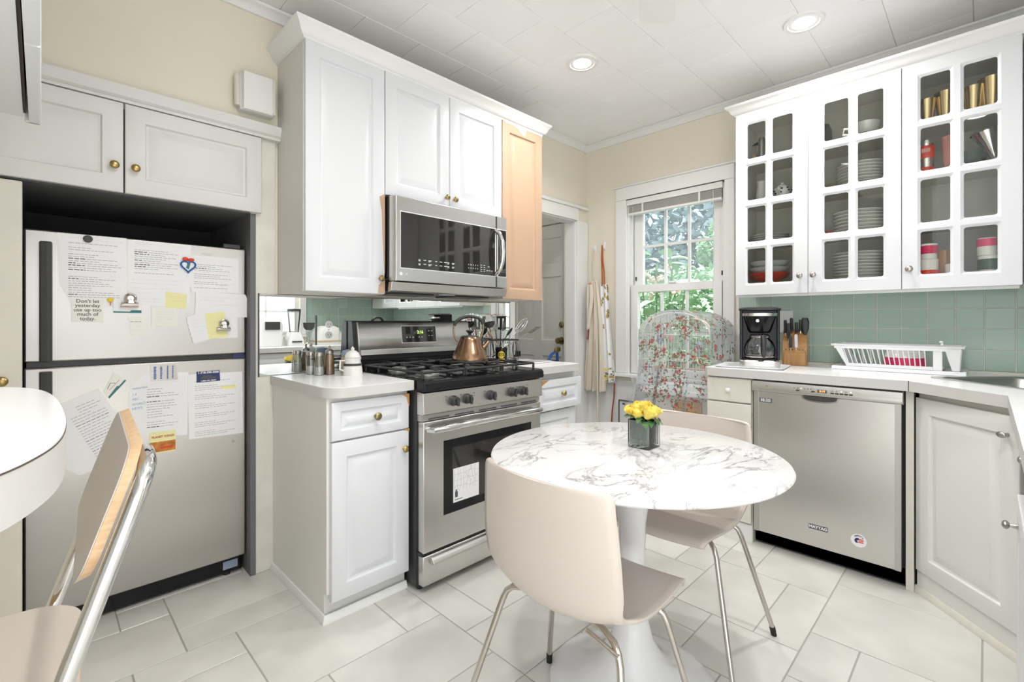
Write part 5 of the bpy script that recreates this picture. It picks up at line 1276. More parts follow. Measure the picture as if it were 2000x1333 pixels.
for k in range(17):
    xt = rx0 + .040 + k * .0205; xb_ = rx0 + e1 + .012 + k * .0192
    part('slat', MB().tube([(xt, ry0 - .003, zt - .015), (xb_, ry0 + .011, zb + .008)], .0026, 6), 'plastic_white', dr)
for k in range(9):
    xt = rx0 + .05 + k * .037
    part('back_slat', MB().tube([(xt, ry1 - .002, zt - .004), (xt + .012, ry1 - .012, zb + .008)], .005, 6), 'plastic_white', dr)
db = thing('mixing_bowl', 'white bowl with crimson lower band upside down in the dish rack', 'bowl', (-.298, 3.145, zb + .0065), W)
part('band', MB().lathe([(.088, 0), (.084, .045), (.081, .046), (.084, 0)], (-.298, 3.145, zb + .0065), 32, cap=False), 'pink', db)
part('bowl', MB().lathe([(.0835, .0455), (.074, .072), (.056, .088), (.0008, .090)], (-.298, 3.145, zb + .0065), 32), 'ceramic', db)
sc = thing('small_clip', 'small white clip standing on the dish rack rim', 'clip', (-.150, 3.045, zt + .006), W)
part('jaw', MB().ell((-.150, 3.045, zt + .014), (.006, .004, .008), 8), 'gloss_white', sc); part('head', MB().ell((-.153, 3.045, zt + .026), (.008, .005, .006), 8), 'gloss_white', sc)
# ================================================================== TABLE AND CHAIRS
TX_, TY_ = 1.365, .814
tb = thing('pedestal_table', 'round pedestal table with white marble top and glossy tulip base', 'table', (TX_, TY_, 0), local=True)
part('table_top', MB().lathe([(.0008, .726), (.40, .726), (.438, .731), (.455, .738), (.4575, .742), (.455, .7455), (.448, .7475), (.0008, .7478)], n=96), 'marble', tb, smooth=30)
part('pedestal', MB().lathe([(.0008, 0), (.262, 0), (.266, .004), (.262, .009), (.235, .016), (.19, .030), (.14, .055), (.095, .095), (.065, .15), (.048, .22), (.040, .32), (.039, .42), (.044, .52), (.056, .60), (.078, .67), (.115, .715), (.13, .7255), (.0008, .7255)], n=64), 'gloss_white', tb, smooth=60)
# shell chair, facing +x
SP = [(.212, .424), (.206, .440), (.190, .449), (.15, .450), (.08, .444), (0, .437), (-.06, .434), (-.11, .438), (-.15, .453), (-.178, .482), (-.192, .52), (-.198, .57), (-.200, .63), (-.203, .69), (-.206, .735), (-.207, .760), (-.208, .775), (-.2085, .783), (-.209, .7865)]
HWS = [.192, .198, .203, .208, .213, .216, .218, .220, .222, .224, .225, .225, .222, .217, .213, .211, .208, .202, .188]
def interp(arr, t):
    t = max(0, min(.99999, t)) * (len(arr) - 1); i = int(t); f = t - i
    a, b = arr[i], arr[i + 1]
    # catmull-rom
    p0 = arr[max(0, i - 1)]; p3 = arr[min(len(arr) - 1, i + 2)]
    def cr(a0, a1, a2, a3): return .5 * (2 * a1 + (a2 - a0) * f + (2 * a0 - 5 * a1 + 4 * a2 - a3) * f * f + (3 * a1 - a0 - 3 * a2 + a3) * f ** 3)
    if isinstance(a, tuple): return tuple(cr(p0[k], a[k], b[k], p3[k]) for k in range(len(a)))
    return cr(p0, a, b, p3)
def smooth_path(pts, n): return [interp(pts, k / n) for k in range(n + 1)]
def shell_pt(u, v):
    x, z = interp(SP, v); hw = interp(HWS, v); s = 2 * u - 1
    back = max(0, min(1, (v - .40) / .18)); w2 = s * s
    seat = 1 - back
    bend = math.exp(-((v - .43) / .13) ** 2)
    return (x + back * (.034 * w2 + .012 * w2 * w2) + bend * .020 * w2, s * hw * (1 - .05 * bend * abs(s)), z + seat * .012 * w2 + bend * .030 * w2)
def make_chair(label, loc, rot):
    t = thing('shell_chair', label, 'chair', loc, rot, group='white shell chairs', local=True)
    part('shell', MB().grid(shell_pt, 20, 54), 'shell_white', t, smooth=80, solid=.009, fix=False)
    for sx, xf in ((1, .185), (-1, -.215)):
        for sy in (-1, 1):
            p = [(sx * .07, sy * .05, .424), (sx * .085, sy * .13, .420), (sx * .10, sy * .168, .414), (sx * .108, sy * .184, .400), (sx * .114, sy * .194, .375)]
            ft = Vector((xf, sy * .275, .012)); a = Vector(p[-1])
            p += [tuple(a.lerp(ft, f)) for f in (.1, .3, .6, 1)]
            l = part('leg', MB().tube(p, .0088, 12), 'chrome_warm', t)
            part('foot_cap', MB().cyl((xf, sy * .275, 0), tuple(ft + (a - ft).normalized() * .022), .0098, .0105, 12), 'rubber', l)
    part('seat_mount', MB().box(-.09, .09, -.055, .055, .418, .430), 'black_satin', t, bevel=.004)
    part('cross_tube', MB().cyl((-.115, -.19, .398), (-.115, -.10, .420), .006), 'chrome_warm', t)
    return t
make_chair('white shell chair in the foreground with its back to the camera', (1.058, .787, 0), 0)
make_chair('white shell chair on the far side of the table by the dishwasher', (1.725, .835, 0), PI)

# ---- cube vase with yellow roses
vx, vy, vz = 1.446, .817, .7478
va = thing('cube_vase', 'square clear glass vase lined with dark leaves on the marble table', 'vase', (vx, vy, vz), 0, local=True)
def sq(w, z, r=.006): return lp(rrect(w, w, r, 3), z)
part('glass', MB().loops([sq(.037, 0), sq(.040, .003), sq(.040, .092), sq(.0375, .092), sq(.0365, .010)], cap0=True, cap1=True), 'vase_glass', va)
part('leaf_lining', MB().loops([sq(.0345, .030), sq(.0350, .055), sq(.0355, .090)], cap1=False), 'leaf_band', va)
part('water', MB().loops([sq(.0358, .0115), sq(.0358, .029)]), 'water', va)
stm = MB()
for k in range(9): stm.tube([(random.uniform(-.02, .02), random.uniform(-.02, .02), .013), (random.uniform(-.022, .022), random.uniform(-.022, .022), .05), (random.uniform(-.03, .03), random.uniform(-.03, .03), .098)], .0028, 6)
part('stems', stm, 'leaf', va)
lfm = mesh_of('leaf', MB().grid(lambda u, v: ((v - .5) * .022 * math.sin(PI * min(1, u + .03)) ** .8, .042 * u, .010 * math.sin(PI * u)), 6, 4), smooth=60)
for k in range(16):
    a = 2 * PI * k / 16 + .2; inst('leaf', lfm, 'leaf', va, (.026 * math.cos(a), .026 * math.sin(a), .090 + .004 * (k % 3)), rot=(random.uniform(-.6, .3), random.uniform(-.3, .3), a - PI / 2))
def rose_mb(seed):
    r_ = random.Random(seed); mb = MB()
    mb.lathe([(.0008, -.010), (.006, -.008), (.013, .002), (.016, .014), (.012, .022), (.006, .024), (.0008, .021)], n=14)
    for ringi, (n, r, h, tilt) in enumerate(((5, .013, .027, .12), (5, .0175, .025, .38), (4, .010, .028, -.05))):
        for k in range(n):
            a = 2 * PI * k / n + ringi * .6 + r_.uniform(-.2, .2)
            def f(u, v, a=a, r=r, h=h, tilt=tilt):
                w = (u - .5) * 1.75; rr = r * (.55 + .45 * math.sin(min(1, v * 1.2) * PI / 2)) + tilt * .018 * v * v
                z = -.006 + (h + .006) * v * (1 - .16 * (2 * u - 1) ** 2)
                return (rr * math.cos(a + w * .85), rr * math.sin(a + w * .85), z)
            mb.grid(f, 6, 6)
    return mb
roses = [mesh_of('rose', rose_mb(s), smooth=70, fix=False) for s in (1, 2, 3)]
for m_ in roses: m_.materials.append(MATS['petal'])
rp = [(-.026, -.026, .112, 0), (.004, -.030, .114, 1), (.028, -.018, .112, 2), (-.032, .004, .110, 1), (0, 0, .122, 2), (.028, .012, .116, 0), (-.020, .028, .112, 2), (.010, .030, .114, 0), (-.010, -.016, .120, 1), (.016, .008, .124, 1), (-.016, .014, .121, 0)]
for k, (x, y, z, i) in enumerate(rp):
    o = bpy.data.objects.new('rose', roses[i]); COL.objects.link(o); o.location = (vx + x, vy + y, vz + z - .004)
    o.rotation_euler = (-y * 14 + random.uniform(-.15, .15), x * 14, random.uniform(0, 6)); s = random.uniform(.95, 1.15); o.scale = (s, s, s)
    tag(o, 'yellow rose packed in the cube vase', 'rose', 'yellow roses in the cube vase')
pr = solo('rose', 'peach coloured rosebud at the right front of the vase', 'rose', MB().lathe([(.0008, -.006), (.007, 0), (.009, .010), (.006, .022), (.0008, .025)], n=10), 'petal_peach', (vx + .024, vy - .030, vz + .098), local=True)

# ================================================================== NEAR LEFT: bar counter, stool, overhead cabinet
bo = [(-.355, 1.175), (-.14, 1.17), (-.075, 1.16), (-.040, 1.14), (-.012, 1.10), (.006, 1.04), (.016, .96), (.021, .86), (.0225, .76), (.021, .68), (.015, .61), (.003, .555), (-.02, .50), (-.06, .45), (-.12, .425), (-.355, .42)]
bo = [bo[0]] + smooth_path(bo[1:-1], 60) + [bo[-1]]
br = thing('bar_counter', 'white bow-front bar counter at the left edge of the frame', 'counter', (-.2, .8, 0), local=True); br.off = (-.2, .8, 0)
part('slab', MB().prism(bo, 1.018, 1.0585), 'laminate_edge', br, smooth=50)
part('edge_line', MB().loops([[(p[0] + .0004, p[1], z) for p in bo] for z in (1.0586, 1.0600)]), 'dark_line', br, smooth=50)
part('surface', MB().prism(bo, 1.0601, 1.062), 'laminate', br, smooth=50)
part('support_panel', MB().box(-.355, -.24, .46, .84, 0, 1.017), 'cab_warm', br)
# stool: folding counter stool facing -x
sl_ = thing('counter_stool', 'folding counter stool with cream laminate seat and chrome tube frame', 'stool', (.140, 1.135, 0), math.radians(-3.5), local=True)
def upx(z): return -.335 * (.966 - z)
for sy in (-1, 1):
    y = sy * .238
    p = [(upx(z), y, z) for z in (.02, .35, .68)] + smooth_path([(upx(h_ + dz_), y - sy * e_, h_ + dz_) for h_, e_ in ((.80, 0), (.85, 0), (.88, .003), (.902, .014), (.914, .035), (.918, .065), (.918, .10)) for dz_ in ((.035 if sy < 0 else 0),)], 30)
    part('upright', MB().tube(p, .0125, 12), 'chrome', sl_, label='chrome tube upright')
    part('rear_leg', MB().tube([(-.28, sy * .215, .56), (-.10, sy * .215, .30), (.10, sy * .215, .015)], .011, 10), 'chrome', sl_)
    part('foot_cap', MB().cyl((upx(.0), y, 0), (upx(.03), y, .03), .015), 'rubber', sl_)
part('front_rung', MB().cyl((upx(.28), -.238, .28), (upx(.28), .238, .28), .009), 'chrome', sl_)
def seat_o(e): return [(-.27 + q[0], q[1]) for q in rrect(.185 - e, .205 - e, .09 - e, 8)]
part('seat_core', MB().prism(seat_o(0), .575, .592), 'ply_edge', sl_, smooth=50, label='plywood seat edge')
part('seat_laminate', MB().prism(seat_o(.0005), .5925, .595), 'shell_white', sl_, smooth=50)
# back plate follows the uprights' slope
def bp(y, z, o): return (upx(z) - .0155 + o * .94 + .10 * (abs(y) / .25) ** 2 * .0, y, z + o * .33)
bo_ = [(q[0], .885 + q[1]) for q in rrect(.232, .096, .052, 12)]
part('back_core', MB().loops([[bp(y, z, 0) for y, z in bo_], [bp(y, z, -.016) for y, z in bo_]]), 'ply_edge', sl_, smooth=50, label='plywood backrest edge')
part('back_laminate', MB().loops([[bp(y, z, -.0163) for y, z in bo_], [bp(y, z, -.0185) for y, z in bo_]]), 'shell_white', sl_, smooth=50)
# overhead cabinet
oh = thing('wall_cabinet', 'white overhead cabinet seen from below at the top left corner', 'cabinet', (-.18, .95, 1.62), local=True, group='white wall cabinets'); oh.off = (-.18, .95, 1.62)
part('body', MB().box(-.355, -.022, .36, 1.500, 1.620, 2.45), 'cab_white', oh)
part('door_gap', MB().box(-.0215, -.0175, .37, 1.495, 1.628, 2.44), 'dark_line', oh)
for y0, y1 in ((1.082, 1.506), (.655, 1.078)):
    mbd = raised(y0, y1, 1.612, 2.44, 0, m=.06)
    mbd.v = [(-v[1] + .004 - .0085 * (v[0] - 1.08) * -1 * .6, v[0], v[2]) for v in mbd.v]      # faces +X, hung a touch open
    part('door', mbd, 'cab_white', oh, smooth=25)
part('corner_moulding', MB().box(-.020, .006, 1.500, 1.512, 1.612, 2.45), 'cab_white', oh, bevel=.003)

# ================================================================== LAMPS
def can(label, x, y):
    t = thing('recessed_light', label, 'ceiling light', (x, y, CEIL - .006), local=True, group='recessed ceiling lights')
    part('trim_ring', MB().lathe([(.066, -.001), (.070, -.005), (.086, -.004), (.090, .003), (.090, .006), (.064, .006)], n=40), 'trim_white', t)
    part('reflector', MB().lathe([(.066, -.001), (.0645, .003), (.052, .004), (.051, .0045)], n=36, cap=False), 'nickel', t)
    part('lamp_lens', MB().lathe([(.053, .0035), (.048, -.003), (.03, -.0065), (.0008, -.0075)], n=32), 'bulb', t)
    l = bpy.data.lights.new('recessed_lamp', 'AREA'); l.shape = 'DISK'; l.size = .11; l.energy = CAN_POWER; l.color = (1.0, .975, .945); l.spread = math.radians(150)
    o = bpy.data.objects.new('recessed_lamp', l); COL.objects.link(o); o.parent = t.obj; o.location = (0, 0, -.012)
can('recessed ceiling light near the microwave cabinets', 2.186, 1.623)
can('recessed ceiling light near the glass-front cabinets', 2.655, .634)
can('added recessed ceiling light in front of the refrigerator, out of view', .62, .95)  # unseen can added to help light the room
can('added recessed ceiling light above the rear counter, out of view', 1.25, .05)  # another can added out of view for room light
fx_, fy_ = 1.17, .62
fn = thing('ceiling_fan', 'white ceiling fan with one blade tip entering the top of the frame', 'ceiling fan', (fx_, fy_, 2.2), local=True)
part('canopy', MB().lathe([(.07, .44), (.07, .41), (.03, .38), (.016, .375), (.016, .25), (.0008, .25)], n=24), 'trim_white', fn)
part('motor', MB().lathe([(.016, .25), (.09, .24), (.105, .20), (.105, .15), (.07, .12), (.05, .11), (.05, .07), (.0008, .07)], n=32), 'trim_white', fn)
a0 = math.atan2(.935 - fy_, 1.755 - fx_)
for k in range(5):
    a = a0 + 2 * PI * k / 5; ca2, sa2 = math.cos(a), math.sin(a)
    def M3(p, ca2=ca2, sa2=sa2): return (p[0] * ca2 - p[1] * sa2, p[0] * sa2 + p[1] * ca2, p[2])
    o2 = [(.20, -.055), (.60, -.068), (.655, -.066), (.670, -.055), (.674, 0), (.670, .055), (.655, .066), (.60, .068), (.20, .055)]
    bld = part('blade', MB().loops([[M3((x, y, .172 + y * .16)) for x, y in o2], [M3((x, y, .178 + y * .16)) for x, y in o2]]), 'trim_white', fn)
    part('blade_iron', MB().loops([[M3((x, y, .166)) for x, y in ((.08, -.02), (.24, -.03), (.24, .03), (.08, .02))], [M3((x, y, .171)) for x, y in ((.08, -.02), (.24, -.03), (.24, .03), (.08, .02))]]), 'nickel', fn)
part('added_light_bowl', MB().lathe([(.0008, -.035), (.05, -.030), (.095, -.012), (.115, .02), (.118, .05), (.05, .07)], n=32), 'fan_glow', fn)  # glowing bowl added to the fan out of view, as a room light

# ================================================================== ON THE STOVE-SIDE COUNTERS
def shaker(label, x, y, h, fill, fm, cat='shaker', r=.021, name='salt_shaker'):
    t = thing(name, label, cat, (x, y, .9146), local=True, group='shakers beside the stove')
    part('glass', MB().lathe([(.0008, 0), (r * 1.02, 0), (r * 1.02, .004), (r * .95, h * .45), (r * .72, h * .80), (r * .72, h * .84)], n=20, cap=False), 'jar_glass', t, fix=False)
    part('contents', MB().lathe([(.0008, .002), (r * .94, .002), (r * .94 - (.02 * r), fill), (.0008, fill + .002)], n=18), fm, t)
    part('lid', MB().lathe([(r * .80, h * .82), (r * .82, h * .90), (r * .70, h * .97), (r * .35, h), (.0008, h * 1.005)], n=18), 'nickel', t)
shaker('glass salt shaker nearer the mirror', .930, 2.300, .112, .040, 'salt')
shaker('glass salt shaker in front, a quarter full', .945, 2.240, .110, .038, 'salt', r=.0225)
sp_ = thing('spice_shaker', 'glass shaker of brown spice with pointed metal lid', 'shaker', (.995, 2.238, .9146), local=True)
part('glass', MB().lathe([(.0008, 0), (.0235, 0), (.0235, .004), (.022, .07), (.017, .100), (.017, .104)], n=20, cap=False), 'jar_glass', sp_, fix=False)
part('contents', MB().lathe([(.0008, .002), (.0218, .002), (.0205, .07), (.0158, .096), (.0008, .097)], n=18), 'spice', sp_)
part('lid', MB().lathe([(.018, .102), (.019, .112), (.012, .120), (.004, .124), (.006, .132), (.0008, .140)], n=18), 'nickel', sp_)
cr_ = thing('sugar_pot', 'white ceramic lidded pot with grey bands beside the stove', 'sugar pot', (1.062, 2.135, .9146), local=True)
part('pot', MB().lathe([(.0008, 0), (.046, 0), (.044, .030), (.040, .050), (.036, .070), (.040, .082), (.034, .084), (.0008, .084)], n=28), 'ceramic', cr_)
part('band', MB().lathe([(.0405, .044), (.0425, .046), (.0415, .054), (.0395, .056)], n=28, cap=False), 'charcoal', cr_, label='thin dark band')
part('lid', MB().lathe([(.038, .0845), (.036, .090), (.028, .106), (.014, .116), (.007, .118), (.009, .126), (.0008, .136)], n=24), 'ceramic', cr_)
part('handle', MB().tube([(-.040, 0, .07), (-.066, -.01, .072), (-.068, -.01, .032), (-.044, 0, .022)], .0045, 8), 'ceramic', cr_)
pk = thing('patterned_jar', 'small dark patterned jar tucked behind the white pot', 'jar', (1.085, 2.225, .9146), local=True)
part('jar', MB().lathe([(.0008, 0), (.034, 0), (.036, .075), (.030, .085), (.0008, .085)], n=20), 'tan', pk); part('cover', MB().lathe([(.034, .085), (.036, .095), (.028, .112), (.0008, .118)], n=18), 'blue_grey', pk)
# kettle
kt = thing('kettle', 'copper coloured kettle with black handle on the right rear burner', 'kettle', (1.595, 1.905, .9595), math.radians(-28), local=True)
part('body', MB().lathe([(.0008, 0), (.090, 0), (.094, .006), (.092, .022), (.082, .050), (.066, .085), (.055, .112), (.051, .128), (.049, .130), (.0008, .131)], n=40), 'copper', kt, smooth=50)
part('base_ring', MB().lathe([(.092, -.001), (.0955, .003), (.0945, .010)], n=40, cap=False), 'charcoal', kt)
part('lid', MB().lathe([(.046, .131), (.044, .135), (.0008, .139)], n=28), 'charcoal', kt); part('lid_knob', MB().lathe([(.010, .137), (.008, .146), (.016, .154), (.022, .160), (.020, .164), (.0008, .166)], n=20), 'black_satin', kt)
hd = [(-.062, 0, .105), (-.078, 0, .125), (-.086, 0, .155), (-.084, 0, .185), (-.066, 0, .214), (-.030, 0, .232), (.010, 0, .236), (.048, 0, .226), (.068, 0, .200), (.070, 0, .165), (.062, 0, .135), (.054, 0, .120)]
part('handle', MB().tube([interp(hd, k / 30) for k in range(31)], .0048, 10), 'brass_dark', kt, label='arched metal handle'); part('grip', MB().tube([interp(hd, .28 + .46 * k / 16) for k in range(17)], .0085, 10), 'black_satin', kt)
part('spout', MB().tube([(.060, 0, .060), (.085, 0, .085), (.100, 0, .105)], [.016, .012, .009], 12), 'copper', kt)
# tea tin
tt = thing('tea_tin', 'black tea tin with round yellow label beside the kettle', 'tin', (1.985, 2.075, .9146), math.radians(-45), local=True)
part('tin', MB().lathe([(.0008, 0), (.036, 0), (.037, .003), (.037, .080), (.0008, .080)], n=28), 'black_gloss', tt); part('lid', MB().lathe([(.0375, .080), (.0375, .096), (.034, .100), (.0008, .101)], n=28), 'black_gloss', tt)
def wrap(pts, r): return [(r * math.sin(p[0] / r), -r * math.cos(p[0] / r), p[1]) for p in pts]
lbm = MB()
def disc(mb, cz, rad, r, n=20):
    vs = [(0, cz)] + [(rad * math.cos(2 * PI * k / n), cz + rad * math.sin(2 * PI * k / n)) for k in range(n)]
    mb.add(wrap(vs, r), [(0, 1 + k, 1 + (k + 1) % n) for k in range(n)])
disc(lbm, .056, .021, .0374); part('round_label', lbm, 'yellow', tt, smooth=0, fix=False)
l2 = MB(); disc(l2, .056, .013, .0376); part('label_picture', l2, 'print_gold', tt, smooth=0, fix=False)
l3 = MB().grid(lambda u, v: wrap([((u - .5) * .042, .014 + .018 * v)], .0374)[0], 6, 1); part('lower_label', l3, 'yellow', tt, smooth=0, fix=False)
for zz_ in (.019, .024): part('label_line', MB().grid(lambda u, v, zz_=zz_: wrap([((u - .5) * .032, zz_ + .0018 * v)], .0377)[0], 5, 1), 'ink', tt, smooth=0, fix=False)
# wire caddy
wc = thing('wire_caddy', 'black wire caddy holding kitchen utensils right of the kettle', 'caddy', (2.14, 2.255, .9146), math.radians(-20), local=True)
cw, cd_, chh = .105, .065, .135
part('top_band', MB().tube([(-cw, -cd_, chh), (cw, -cd_, chh), (cw, cd_, chh), (-cw, cd_, chh)], .005, 8, closed=True), 'black_satin', wc)
part('base_ring', MB().tube([(-cw, -cd_, .008), (cw, -cd_, .008), (cw, cd_, .008), (-cw, cd_, .008)], .003, 6, closed=True), 'black_satin', wc)
for k in range(7):
    x = -cw + 2 * cw * k / 6
    for y in (-cd_, cd_): part('wire', MB().tube([(x, y, .008), (x, y, chh)], .0016, 6), 'black_satin', wc)
for k in range(1, 4):
    y = -cd_ + 2 * cd_ * k / 4
    for x in (-cw, cw): part('wire', MB().tube([(x, y, .008), (x, y, chh)], .0016, 6), 'black_satin', wc)
for x in (-.05, 0, .05): part('wire', MB().tube([(x, -cd_, .008), (x, cd_, .008)], .0016, 6), 'black_satin', wc)
part('scroll', MB().tube([(cw + .004, .03 * math.cos(a), .07 + .05 * math.sin(a)) for a in [2 * PI * k / 24 for k in range(24)]], .0025, 6, closed=True), 'black_satin', wc)
wm_ = wc.obj.matrix_basis
def utensil(name, label, foot, tip, m, head, hm=None):
    """handle from foot towards tip, with a head at the tip; coordinates in the caddy's frame"""
    f = Vector(foot); t_ = Vector(tip); d = (t_ - f); ln2 = d.length; d.normalize()
    o = thing(name, label, 'utensil', wm_ @ f, 0, local=True, group='utensils in the wire caddy')
    q = wm_.to_3x3().to_4x4() @ d.to_track_quat('Z', 'Y').to_matrix().to_4x4()
    h = MB().tube([(0, 0, 0), (0, 0, ln2 * .5), (0, 0, ln2)], [.0045, .004, .0032], 8).xf(q); part('handle', h, m, o)
    part('head', head(ln2).xf(q), hm or m, o)
def ladle(z): return MB().lathe([(.0008, z - .004), (.02, z), (.034, z + .015), (.038, z + .035), (.036, z + .035), (.018, z + .006), (.0008, z + .004)], n=18)
def turner(z): return MB().box(-.035, .035, -.0012, .0012, z, z + .016).box(-.035, -.022, -.0012, .0012, z + .016, z + .075).box(-.008, .008, -.0012, .0012, z + .016, z + .075).box(.022, .035, -.0012, .0012, z + .016, z + .075).box(-.035, .035, -.0012, .0012, z + .075, z + .09)
def spoonh(z): return MB().ell((0, 0, z + .025), (.022, .006, .034), 10)
def whisk(z):
    mb = MB()
    for k in range(5):
        a = PI * k / 5; mb.tube([(math.cos(a) * .026 * math.sin(PI * j / 12) * (1 if j else 0), math.sin(a) * .026 * math.sin(PI * j / 12), z + .11 * (1 - abs(1 - j / 6)) ** .75) if False else (math.cos(a) * .028 * math.sin(2 * PI * j / 24), math.sin(a) * .028 * math.sin(2 * PI * j / 24), z + .06 * (1 - math.cos(2 * PI * j / 24))) for j in range(25)], .0011, 5)
    return mb
utensil('ladle', 'dark ladle leaning left in the wire caddy', (-.03, .01, .02), (-.07, .0, .215), 'charcoal', ladle, 'charcoal')
utensil('slotted_turner', 'grey slotted turner upright in the wire caddy', (0, .02, .02), (-.02, .02, .20), 'charcoal', turner, 'steel_grey')
utensil('slotted_turner', 'dark square turner behind the grey one', (.02, .04, .02), (.03, .05, .20), 'charcoal', turner, 'iron')
utensil('serving_spoon', 'steel serving spoon between the turners', (.0, -.02, .02), (.015, -.02, .20), 'nickel', spoonh)
utensil('whisk', 'bright wire whisk leaning right in the caddy', (-.05, -.03, .02), (.105, -.03, .185), 'chrome', whisk)
utensil('fish_slice', 'steel slotted fish slice leaning far right', (-.06, 0, .03), (.21, .0, .175), 'nickel', lambda z: turner(z).xf(Matrix.Rotation(.0, 4, 'Z')), 'chrome_warm')
utensil('wooden_spoon', 'pale wooden spoon at the front left of the caddy', (.03, -.045, .02), (-.075, -.06, .15), 'ply_edge', spoonh)
utensil('tongs', 'black tongs at the right end of the caddy', (-.04, .03, .02), (.07, .03, .165), 'black_satin', spoonh)
pl_ = thing('cutting_board', 'thin white oval board lying on the short worktop', 'board', (2.205, 1.99, .9147), .2, local=True)
part('board', MB().loops([lp(rrect(.095, .07, .05, 6), 0), lp(rrect(.10, .075, .05, 6), .004), lp(rrect(.098, .073, .05, 6), .007)]), 'gloss_white', pl_)

# ---- in the passage: folded cart handle and blue reels
ct = thing('folding_cart', 'folding cart with chrome tube and black grip in the passage', 'cart', (2.90, 2.90, 0), local=True)
part('tube', MB().tube([(0, 0, .10), (0, 0, 1.06)], .013, 12), 'chrome', ct); part('tube', MB().tube([(.05, -.03, .10), (.05, -.03, 1.0)], .010, 10), 'chrome', ct)
part('grip', MB().tube([(-.035, .03, 1.115), (-.012, .012, 1.11), (0, 0, 1.09), (0, 0, 1.05)], .017, 10), 'black_satin', ct)
part('clamp', MB().box(-.02, .06, -.05, .02, .865, .915), 'black_satin', ct, bevel=.006); part('deck', MB().box(-.12, .15, -.15, .18, .05, .10), 'charcoal', ct, bevel=.006)
part('wheel', MB().cyl((-.13, .14, .05), (-.10, .14, .05), .05, n=20), 'rubber', ct); part('wheel', MB().cyl((.13, .14, .05), (.16, .14, .05), .05, n=20), 'rubber', ct)
bx_ = thing('blue_bag', 'dark blue bag with brass rings on a stool in the passage', 'bag', (3.06, 2.62, .58), local=True)
part('bag', MB().loops([[(a * s, b * s, z) for a, b in rrect(.11, .07, .03)] for z, s in ((0, .9), (.08, 1.05), (.18, 1.0), (.26, .6))]), 'navy', bx_)
part('strap', MB().tube([(-.06, -.03, .24), (-.02, -.045, .31), (.05, -.05, .345), (.09, -.02, .25)], .012, 8), 'blue', bx_)
for x, z in ((.035, .345), (.062, .352)): part('ring', MB().lathe([(.014, -.012), (.020, -.010), (.020, .010), (.014, .012)], (x, -.052, z), 16, 'y'), 'brass', bx_)
ps = thing('passage_stand', 'small dark stand under the blue bag', 'stand', (3.06, 2.62, 0), local=True)
part('top', MB().box(-.14, .14, -.07, .10, .56, .58), 'charcoal', ps); part('leg', MB().box(-.12, -.09, -.05, .08, 0, .56), 'charcoal', ps); part('leg', MB().box(.09, .12, -.05, .08, 0, .56), 'charcoal', ps)

# ================================================================== BY THE WINDOW
# ---- blind (frame W)
bd = thing('window_blind', 'raised slatted window blind with white headrail', 'blind', (-1.62, 3.30, 1.99), W)
part('headrail', MB().box(-1.995, -1.262, 3.268, 3.318, 2.075, 2.118), 'cab_warm', bd, bevel=.002)
part('top_edge', MB().box(-2.0, -1.256, 3.266, 3.32, 2.1185, 2.1235), 'charcoal', bd)
for k in range(9):
    part('slat', MB().box(-1.985, -1.268, 3.272, 3.314, 2.017 + k * .0062, 2.0192 + k * .0062), 'cab_side', bd, smooth=0)
part('bottom_rail', MB().box(-1.985, -1.268, 3.270, 3.314, 1.998, 2.014), 'trim_white', bd, bevel=.002)
for x in (-1.86, -1.42): part('ladder_tape', MB().box(x - .007, x + .007, 3.2685, 3.27, 1.998, 2.075), 'trim_white', bd)
part('cord', MB().cyl((-1.325, 3.272, 2.07), (-1.325, 3.280, 1.46), .0018, n=6), 'trim_white', bd); part('wand', MB().cyl((-1.945, 3.275, 2.06), (-1.948, 3.280, 1.12), .0022, n=6), 'trim_white', bd)
# ---- hooks and aprons (frame W)
for x, z, lab in ((-2.306, 1.775, 'small white wall hook under the beige apron'), (-2.215, 1.785, 'small white wall hook under the floral apron')):
    hk = thing('wall_hook', lab, 'hook', (x, 3.29, z), W)
    part('plate', MB().box(x - .011, x + .011, 3.280, 3.2895, z - .03, z + .035), 'gloss_white', hk, bevel=.003); part('prong', MB().tube([(x, 3.281, z - .012), (x, 3.262, z - .014), (x, 3.254, z - .004), (x, 3.254, z + .008)], .005, 8), 'gloss_white', hk)
def cloth(zs, cs, ws, depth, nf, amp, phase, ph2=0.0):
    """hanging cloth: centre, half width and fold depth by height (z falling)"""
    def f(u, v):
        z = interp(zs, v); c = interp(cs, v); w = interp(ws, v); a = amp * (.25 + .75 * v)
        s = 2 * u - 1
        return (c + s * w + a * .5 * math.cos(nf * PI * s + phase), depth - .012 - a * (1 + math.sin(nf * PI * s + phase + ph2 * v)) - .03 * v * (1 - s * s) * .5, z)
    return f
ap = thing('apron', 'plain beige apron hanging from the left wall hook', 'apron', (-2.27, 3.26, .595), W)
part('skirt', MB().grid(cloth([1.50, 1.35, 1.15, .95, .75, .600], [-2.278, -2.272, -2.265, -2.262, -2.262, -2.262], [.030, .050, .072, .085, .098, .105], 3.245, 3.2, .022, .6, 1.2), 44, 40), 'cloth_beige', ap, smooth=80, solid=.002, fix=False)
part('bib_flap', MB().grid(cloth([1.47, 1.38, 1.25, 1.10], [-2.292, -2.286, -2.292, -2.302], [.022, .030, .020, .006], 3.205, 1.4, .010, .2), 14, 16), 'cloth_beige', ap, smooth=80, solid=.002, fix=False)
part('neck_strap', MB().tube([(-2.306, 3.254, 1.785), (-2.312, 3.245, 1.68), (-2.318, 3.235, 1.58), (-2.310, 3.225, 1.49)], .0045, 6), 'cloth_beige', ap); part('neck_strap', MB().tube([(-2.306, 3.254, 1.785), (-2.300, 3.245, 1.66), (-2.285, 3.235, 1.55), (-2.262, 3.228, 1.49)], .0045, 6), 'cloth_beige', ap)
